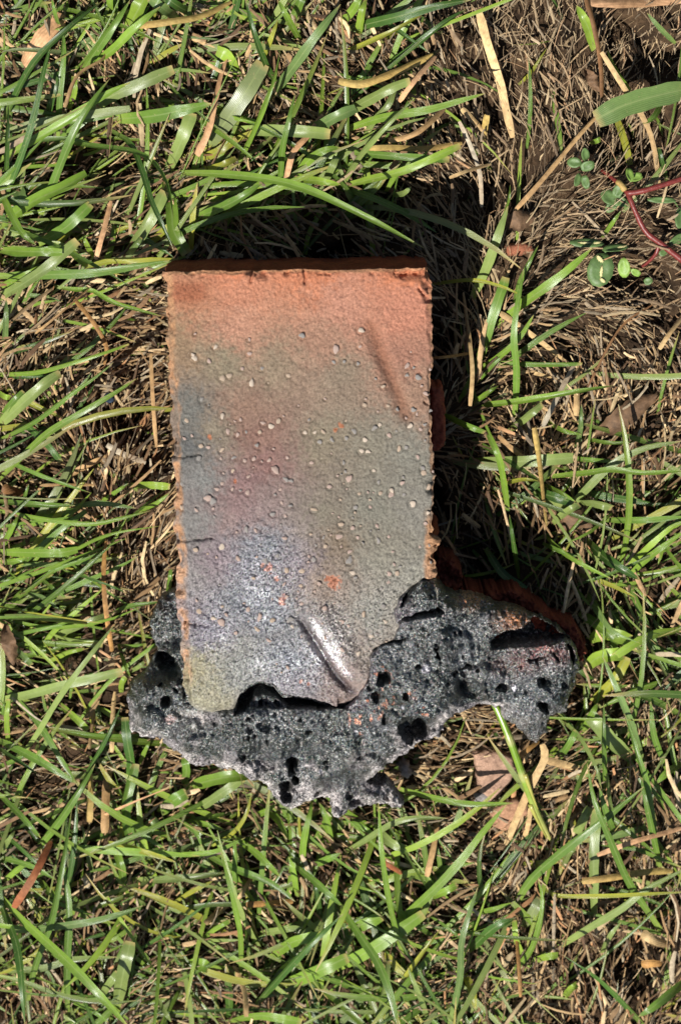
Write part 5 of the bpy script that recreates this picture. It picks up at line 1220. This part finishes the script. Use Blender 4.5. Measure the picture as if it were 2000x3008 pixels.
V = []; F = []
MB = Mat('bead_glass'); MB.b.inputs['Base Color'].default_value = (*lin((26, 28, 34)), 1); MB.b.inputs['Roughness'].default_value = 0.06
nb_ = MB.noise(300.0, 2.0); MB.l(MB.ramp(nb_.outputs['Fac'], 0.3, 0.7, (*lin((14, 14, 18)), 1), (*lin((60, 74, 92)), 1)), MB.b.inputs['Base Color'])
nu, nv_ = 16, 10
for i in range(nv_ + 1):
    ph = math.pi * i / nv_
    for j in range(nu):
        th = 2 * math.pi * j / nu
        q = 1 + 0.08 * math.sin(2 * th + ph) + 0.05 * math.cos(3 * ph)
        V.append((0.0021 * q * math.sin(ph) * math.cos(th), 0.0025 * q * math.sin(ph) * math.sin(th), 0.0018 * math.cos(ph) * q))
for i in range(nv_):
    for j in range(nu):
        F.append((i * nu + j, (i + 1) * nu + j, (i + 1) * nu + (j + 1) % nu, i * nu + (j + 1) % nu))
p = px(322, 1168, 0.008)
tag(link('bead', make_mesh('bead', V, np.array(F)), MB.m, None, tuple(p)), 'small dark shiny bead on the bare thatch left of the brick', 'bead')

MAT_DEAD = plain_material('dead_leaf', (104, 80, 58), 0.7, 350, 0.3, 0.45, 0.0006)


def dead_leaf(pts, wmax, zs, label, key='n'):
    n = 16; C = catmull(pts, n); t = np.linspace(0, 1, n)
    c = px(*C.mean(0), 0.0)
    B = px(C[:, 0], C[:, 1], np.interp(t, np.linspace(0, 1, len(zs)), zs))
    T = np.gradient(B, axis=0); T /= np.linalg.norm(T, axis=1)[:, None]
    S = np.cross(T, [0, 0, 1.0]); S /= np.linalg.norm(S, axis=1)[:, None]
    prof = np.sin(np.pi * np.clip(t * 0.96 + 0.03, 0, 1)) ** 0.7 * wmax * 0.00007
    five = np.linspace(-1, 1, 7)
    V = []
    for i in range(n):
        for f in five:
            V.append(B[i] + S[i] * f * prof[i] * (1 + .1 * math.sin(i * 2.3 + f)) + np.array([0, 0, 1]) * (0.0028 * f * f * math.sin(t[i] * 5 + 1) + .0006 * math.sin(i * 1.7 + f * 4)))
    V = np.array(V); V2 = V - np.array([0, 0, 0.0002])
    g = grid_faces(n, 7); m = len(V)
    me = make_mesh('dead_leaf', np.vstack([V, V2]) - c, np.concatenate([g, g[:, ::-1] + m]))
    tag(link('dead_leaf', me, MAT_DEAD, None, tuple(c)), label, 'dead leaf')


dead_leaf([(1745, 1275), (1800, 1245), (1860, 1205), (1930, 1160)], 66, [.008, .013, .012, .010], 'curled brown dead leaf on thatch beyond the bright blades')
dead_leaf([(1480, 665), (1520, 650), (1570, 640)], 60, [.010, .014, .011], 'small folded purplish dead leaf beside the brick shadow')
dead_leaf([(1715, 205), (1740, 235), (1765, 270)], 34, [.007, .010, .008], 'reddish narrow dead leaf under the light green blade on bare thatch')
dead_leaf([(20, 1830), (25, 1890), (40, 1955)], 46, [.012, .02, .016], 'small brown papery sheath at the left turf edge')
dead_leaf([(1640, 1560), (1690, 1530), (1740, 1545)], 60, [.010, .014, .011], 'dark brown leaf in the shade beside the slag shelf')

# ------------------------------------------------------------------ the uncountable rest: thatch and grass
def ribbons(name, base, head, length, width, pitch, droop, curve, tint, tipt, rows, roll, mat, fold=0.3, taper=True, zmin=-0.05):
    n = len(head); t = np.linspace(0, 1, rows)
    ang = head[:, None] + curve[:, None] * t[None]
    ptc = pitch[:, None] - droop[:, None] * t[None]
    step = length[:, None] / (rows - 1)
    dx = np.cos(ang) * np.cos(ptc) * step; dy = np.sin(ang) * np.cos(ptc) * step; dz = np.sin(ptc) * step
    Xc = base[:, :1] + np.concatenate([np.zeros((n, 1)), np.cumsum(dx[:, :-1], 1)], 1)
    Yc = base[:, 1:2] + np.concatenate([np.zeros((n, 1)), np.cumsum(dy[:, :-1], 1)], 1)
    Zc = base[:, 2:3] + np.concatenate([np.zeros((n, 1)), np.cumsum(dz[:, :-1], 1)], 1)
    sx = -np.sin(ang); sy = np.cos(ang)
    pr = np.interp(t, [0, .25, .6, .88, 1], [0.6, .95, 1, .6, .08]) if taper else np.interp(t, [0, .1, .9, 1], [.7, 1, 1, .6])
    hw = width[:, None] * 0.5 * pr[None]
    cr = np.cos(roll)[:, None]; sr = np.sin(roll)[:, None]
    V = np.zeros((n, rows, 3, 3), np.float32)
    for k, (f, lf) in enumerate(((-1, fold), (0, 0), (1, fold))):
        V[:, :, k, 0] = Xc + sx * hw * f * cr; V[:, :, k, 1] = Yc + sy * hw * f * cr
        V[:, :, k, 2] = np.maximum(Zc + hw * f * sr + hw * lf, zmin)
    g = grid_faces(rows, 3)
    F = (g[None] + (np.arange(n) * rows * 3)[:, None, None]).reshape(-1, 4)
    m = np.interp(t, [0, .8, 1], [0, 0.05, 1])[None, :, None] if taper else (0.5 * t)[None, :, None]
    Cc = tint[:, None] * (1 - m) + tipt[:, None] * m
    Cc = np.repeat(Cc[:, :, None], 3, 2).reshape(-1, 3)
    uv = np.zeros((n, rows, 3, 2), np.float32); uv[..., 0] = np.array([0, .5, 1])[None, None]; uv[..., 1] = t[None, :, None]
    return link(name, make_mesh(name, V.reshape(-1, 3), F, Cc, uv.reshape(-1, 2)), mat)


def scatter(n, rx, ry):
    return rng.uniform(-rx, rx, n), rng.uniform(-ry, ry, n)


FOOT = [(474, 775), (1275, 775), (1300, 1700), (1690, 1860), (1690, 2050), (1300, 2090), (1000, 2300), (540, 2150), (430, 2080), (480, 1880)]

def green_density(u_, v_):
    d = np.full(u_.shape, 0.75)
    d = np.where((u_ > 1180) & (v_ < 900), 0.07, d)
    d = np.where((u_ > 1300) & (v_ >= 900) & (v_ < 1350), 0.10, d)
    d = np.where((u_ > 1280) & (v_ >= 1350) & (v_ < 2250), 0.8, d)
    d = np.where((u_ > 1650) & (v_ >= 1600) & (v_ < 2250), 1.0, d)
    d = np.where((u_ <= 330) & (v_ > 820) & (v_ < 1480), 0.3, d)
    d = np.where((u_ > 200) & (u_ < 520) & (v_ > 850) & (v_ < 1950), 0.06, d)
    d = np.where((u_ > 700) & (u_ < 1180) & (v_ < 420), 0.35, d)
    d = np.where((v_ > 2250) & (u_ > 1450), 0.2, d)
    d = np.where((v_ > 2150) & (u_ <= 1450), 0.78, d)
    d = np.where((v_ > 2150) & (u_ > 1200) & (u_ < 1600) & (v_ < 2550), 0.12, d)
    return d


# dry thatch
def thatch(n, rx, ry, lmin, lmax, wmin, wmax, zmax, hole=None):
    x, y = scatter(n, rx, ry)
    if hole is not None:
        k = (np.abs(x) > hole[0]) | (np.abs(y) > hole[1]); x = x[k]; y = y[k]; n = len(x)
    u_, v_ = to_px(np.stack([x, y, 0 * x + 0.005], -1))
    k = rng.random(n) > 0.5 * sstep(0.3, 0.7, green_density(u_, v_)) * (0.6 + 0.8 * sstep(-.3, .3, fbm(x * 30, y * 30, 2, 1)))
    x, y, u_, v_ = x[k], y[k], u_[k], v_[k]; n = len(x)
    z = rng.uniform(0.0012, zmax, n) + ground_z(x, y)
    flow = 1.2 * fbm(x * 9, y * 9, 2, 0) * 3 + rng.normal(0, 0.5, n)
    L_ = lmin + (lmax - lmin) * rng.random(n) ** 2.2
    W_ = wmin + (wmax - wmin) * rng.random(n) ** 1.8
    bare = sstep(1150, 1500, u_) * sstep(1150, 700, v_)
    W_ = W_ * (1 - 0.45 * bare); L_ = L_ * (1 - 0.2 * bare)
    pal = np.array([lin(c) for c in ((204, 178, 134), (184, 152, 108), (156, 124, 86), (126, 96, 66), (176, 158, 130), (98, 74, 52), (214, 182, 138), (190, 140, 96), (146, 128, 104), (110, 84, 60))])
    pi = rng.choice(len(pal), n, p=[.13, .16, .16, .12, .10, .08, .08, .04, .08, .05])
    tint = pal[pi] * rng.uniform(0.55, 1.45, n)[:, None]
    tint = tint * np.array([0.96, 1.0, 1.04])
    # greyer litter on the bare side
    tint = tint * (1 - 0.45 * bare[:, None]) + lin((192, 170, 138)) * 0.45 * bare[:, None] * rng.uniform(.5, 1.4, n)[:, None]
    return np.stack([x, y, z], -1), flow, L_, W_, tint, n


def add_thatch(name, label, *a, **kw):
    b, h, L_, W_, tint, n = thatch(*a, **kw)
    o = ribbons(name, b, h, L_, W_, rng.normal(0.02, 0.16, n), rng.normal(0.05, 0.2, n), rng.normal(0, 0.45, n), tint, tint * 0.85, 4, rng.normal(0, .5, n), MAT_STRAW, -0.55, False)
    return tag(o, label, None, None, 'stuff')


add_thatch('thatch', 'tangled brown dry thatch covering the soil', 40000, 0.22, 0.30, 0.004, 0.026, 0.0003, 0.0014, 0.010)
add_thatch('coarse_thatch', 'coarser broken straws lying on the thatch', 3400, 0.22, 0.30, 0.006, 0.030, 0.0010, 0.0024, 0.014)
add_thatch('thatch', 'dry thatch of the surrounding turf', 26000, 0.75, 0.85, 0.008, 0.035, 0.0006, 0.0024, 0.008, hole=(0.22, 0.30))
# fine crumbs
b, h, L_, W_, tint, n = thatch(20000, 0.2, 0.27, 0.0012, 0.005, 0.0003, 0.0012, 0.0075)
tag(ribbons('litter_crumbs', b, h, L_, W_, rng.normal(0, .4, n), rng.normal(0, .2, n), rng.normal(0, .8, n), tint * 1.05, tint, 3, rng.normal(0, .8, n), MAT_STRAW, -0.5, False), 'fine crumbs of dry litter', None, None, 'stuff')


def add_grass(name, label, n, rx, ry, lmin, lmax, wmin, wmax, hole=None, use_density=True, pmax=0.75):
    x, y = scatter(n, rx, ry)
    u_, v_ = to_px(np.stack([x, y, 0 * x + 0.006], -1))
    keep = np.ones(n, bool)
    if hole is not None: keep &= (np.abs(x) > hole[0]) | (np.abs(y) > hole[1])
    clump = 0.45 + 0.9 * sstep(-0.3, 0.35, fbm(x * 26, y * 26, 2, 3))
    if use_density: keep &= rng.random(n) < green_density(u_, v_) * clump
    else: keep &= rng.random(n) < clump
    keep &= poly_dist(FOOT, u_, v_) < -4
    x, y, u_, v_ = x[keep], y[keep], u_[keep], v_[keep]; n = len(x)
    head = np.where((u_ < 520) & (v_ > 400) & (v_ < 2000), 0.35 + rng.normal(0, .55, n), np.where((v_ < 800) & (u_ < 1300), 0.9 + rng.normal(0, .7, n), rng.uniform(0, 6.28, n)))
    head = np.where((u_ > 1270) & (v_ > 800) & (v_ < 2000), rng.normal(0.1, 1.0, n), head)
    L_ = lmin + (lmax - lmin) * rng.random(n) ** 1.5
    # do not run into the brick
    ex = x + np.cos(head) * L_ * .8; ey = y + np.sin(head) * L_ * .8
    u2, v2 = to_px(np.stack([ex, ey, 0 * ex + 0.02], -1))
    L_ = np.where(poly_dist(FOOT, u2, v2) > -10, np.minimum(L_, 0.012), L_)
    W_ = wmin + (wmax - wmin) * rng.random(n) ** 1.6
    pal = np.array([lin(PAL[k]) for k in 'gbdpqylw']) * 0.82 * np.array([1.14, 1.0, 0.85])
    tint = pal[rng.choice(8, n, p=[.24, .2, .10, .17, .06, .07, .11, .05])] * rng.uniform(.7, 1.1, n)[:, None]
    tipt = np.where((rng.random(n) < .55)[:, None], lin((196, 168, 112))[None], tint)
    pitch = rng.uniform(0.12, pmax, n)
    o = ribbons(name, np.stack([x, y, 0.001 + ground_z(x, y)], -1), head, L_, W_, pitch, pitch * rng.uniform(.9, 1.9, n), rng.normal(0, .35, n), tint, tipt, 7, rng.normal(0, .45, n), MAT_GRASS, 0.28, True)
    return tag(o, label, None, None, 'stuff')


add_grass('grass', 'short green grass growing through the thatch', 6400, 0.22, 0.30, 0.018, 0.078, 0.0009, 0.0034)
add_grass('grass', 'green grass of the surrounding turf', 15000, 0.75, 0.85, 0.02, 0.075, 0.0016, 0.0055, hole=(0.20, 0.28), use_density=False)
add_grass('grass', 'fine grass shoots low in the thatch', 2400, 0.20, 0.28, 0.006, 0.022, 0.0007, 0.0018, pmax=1.1)
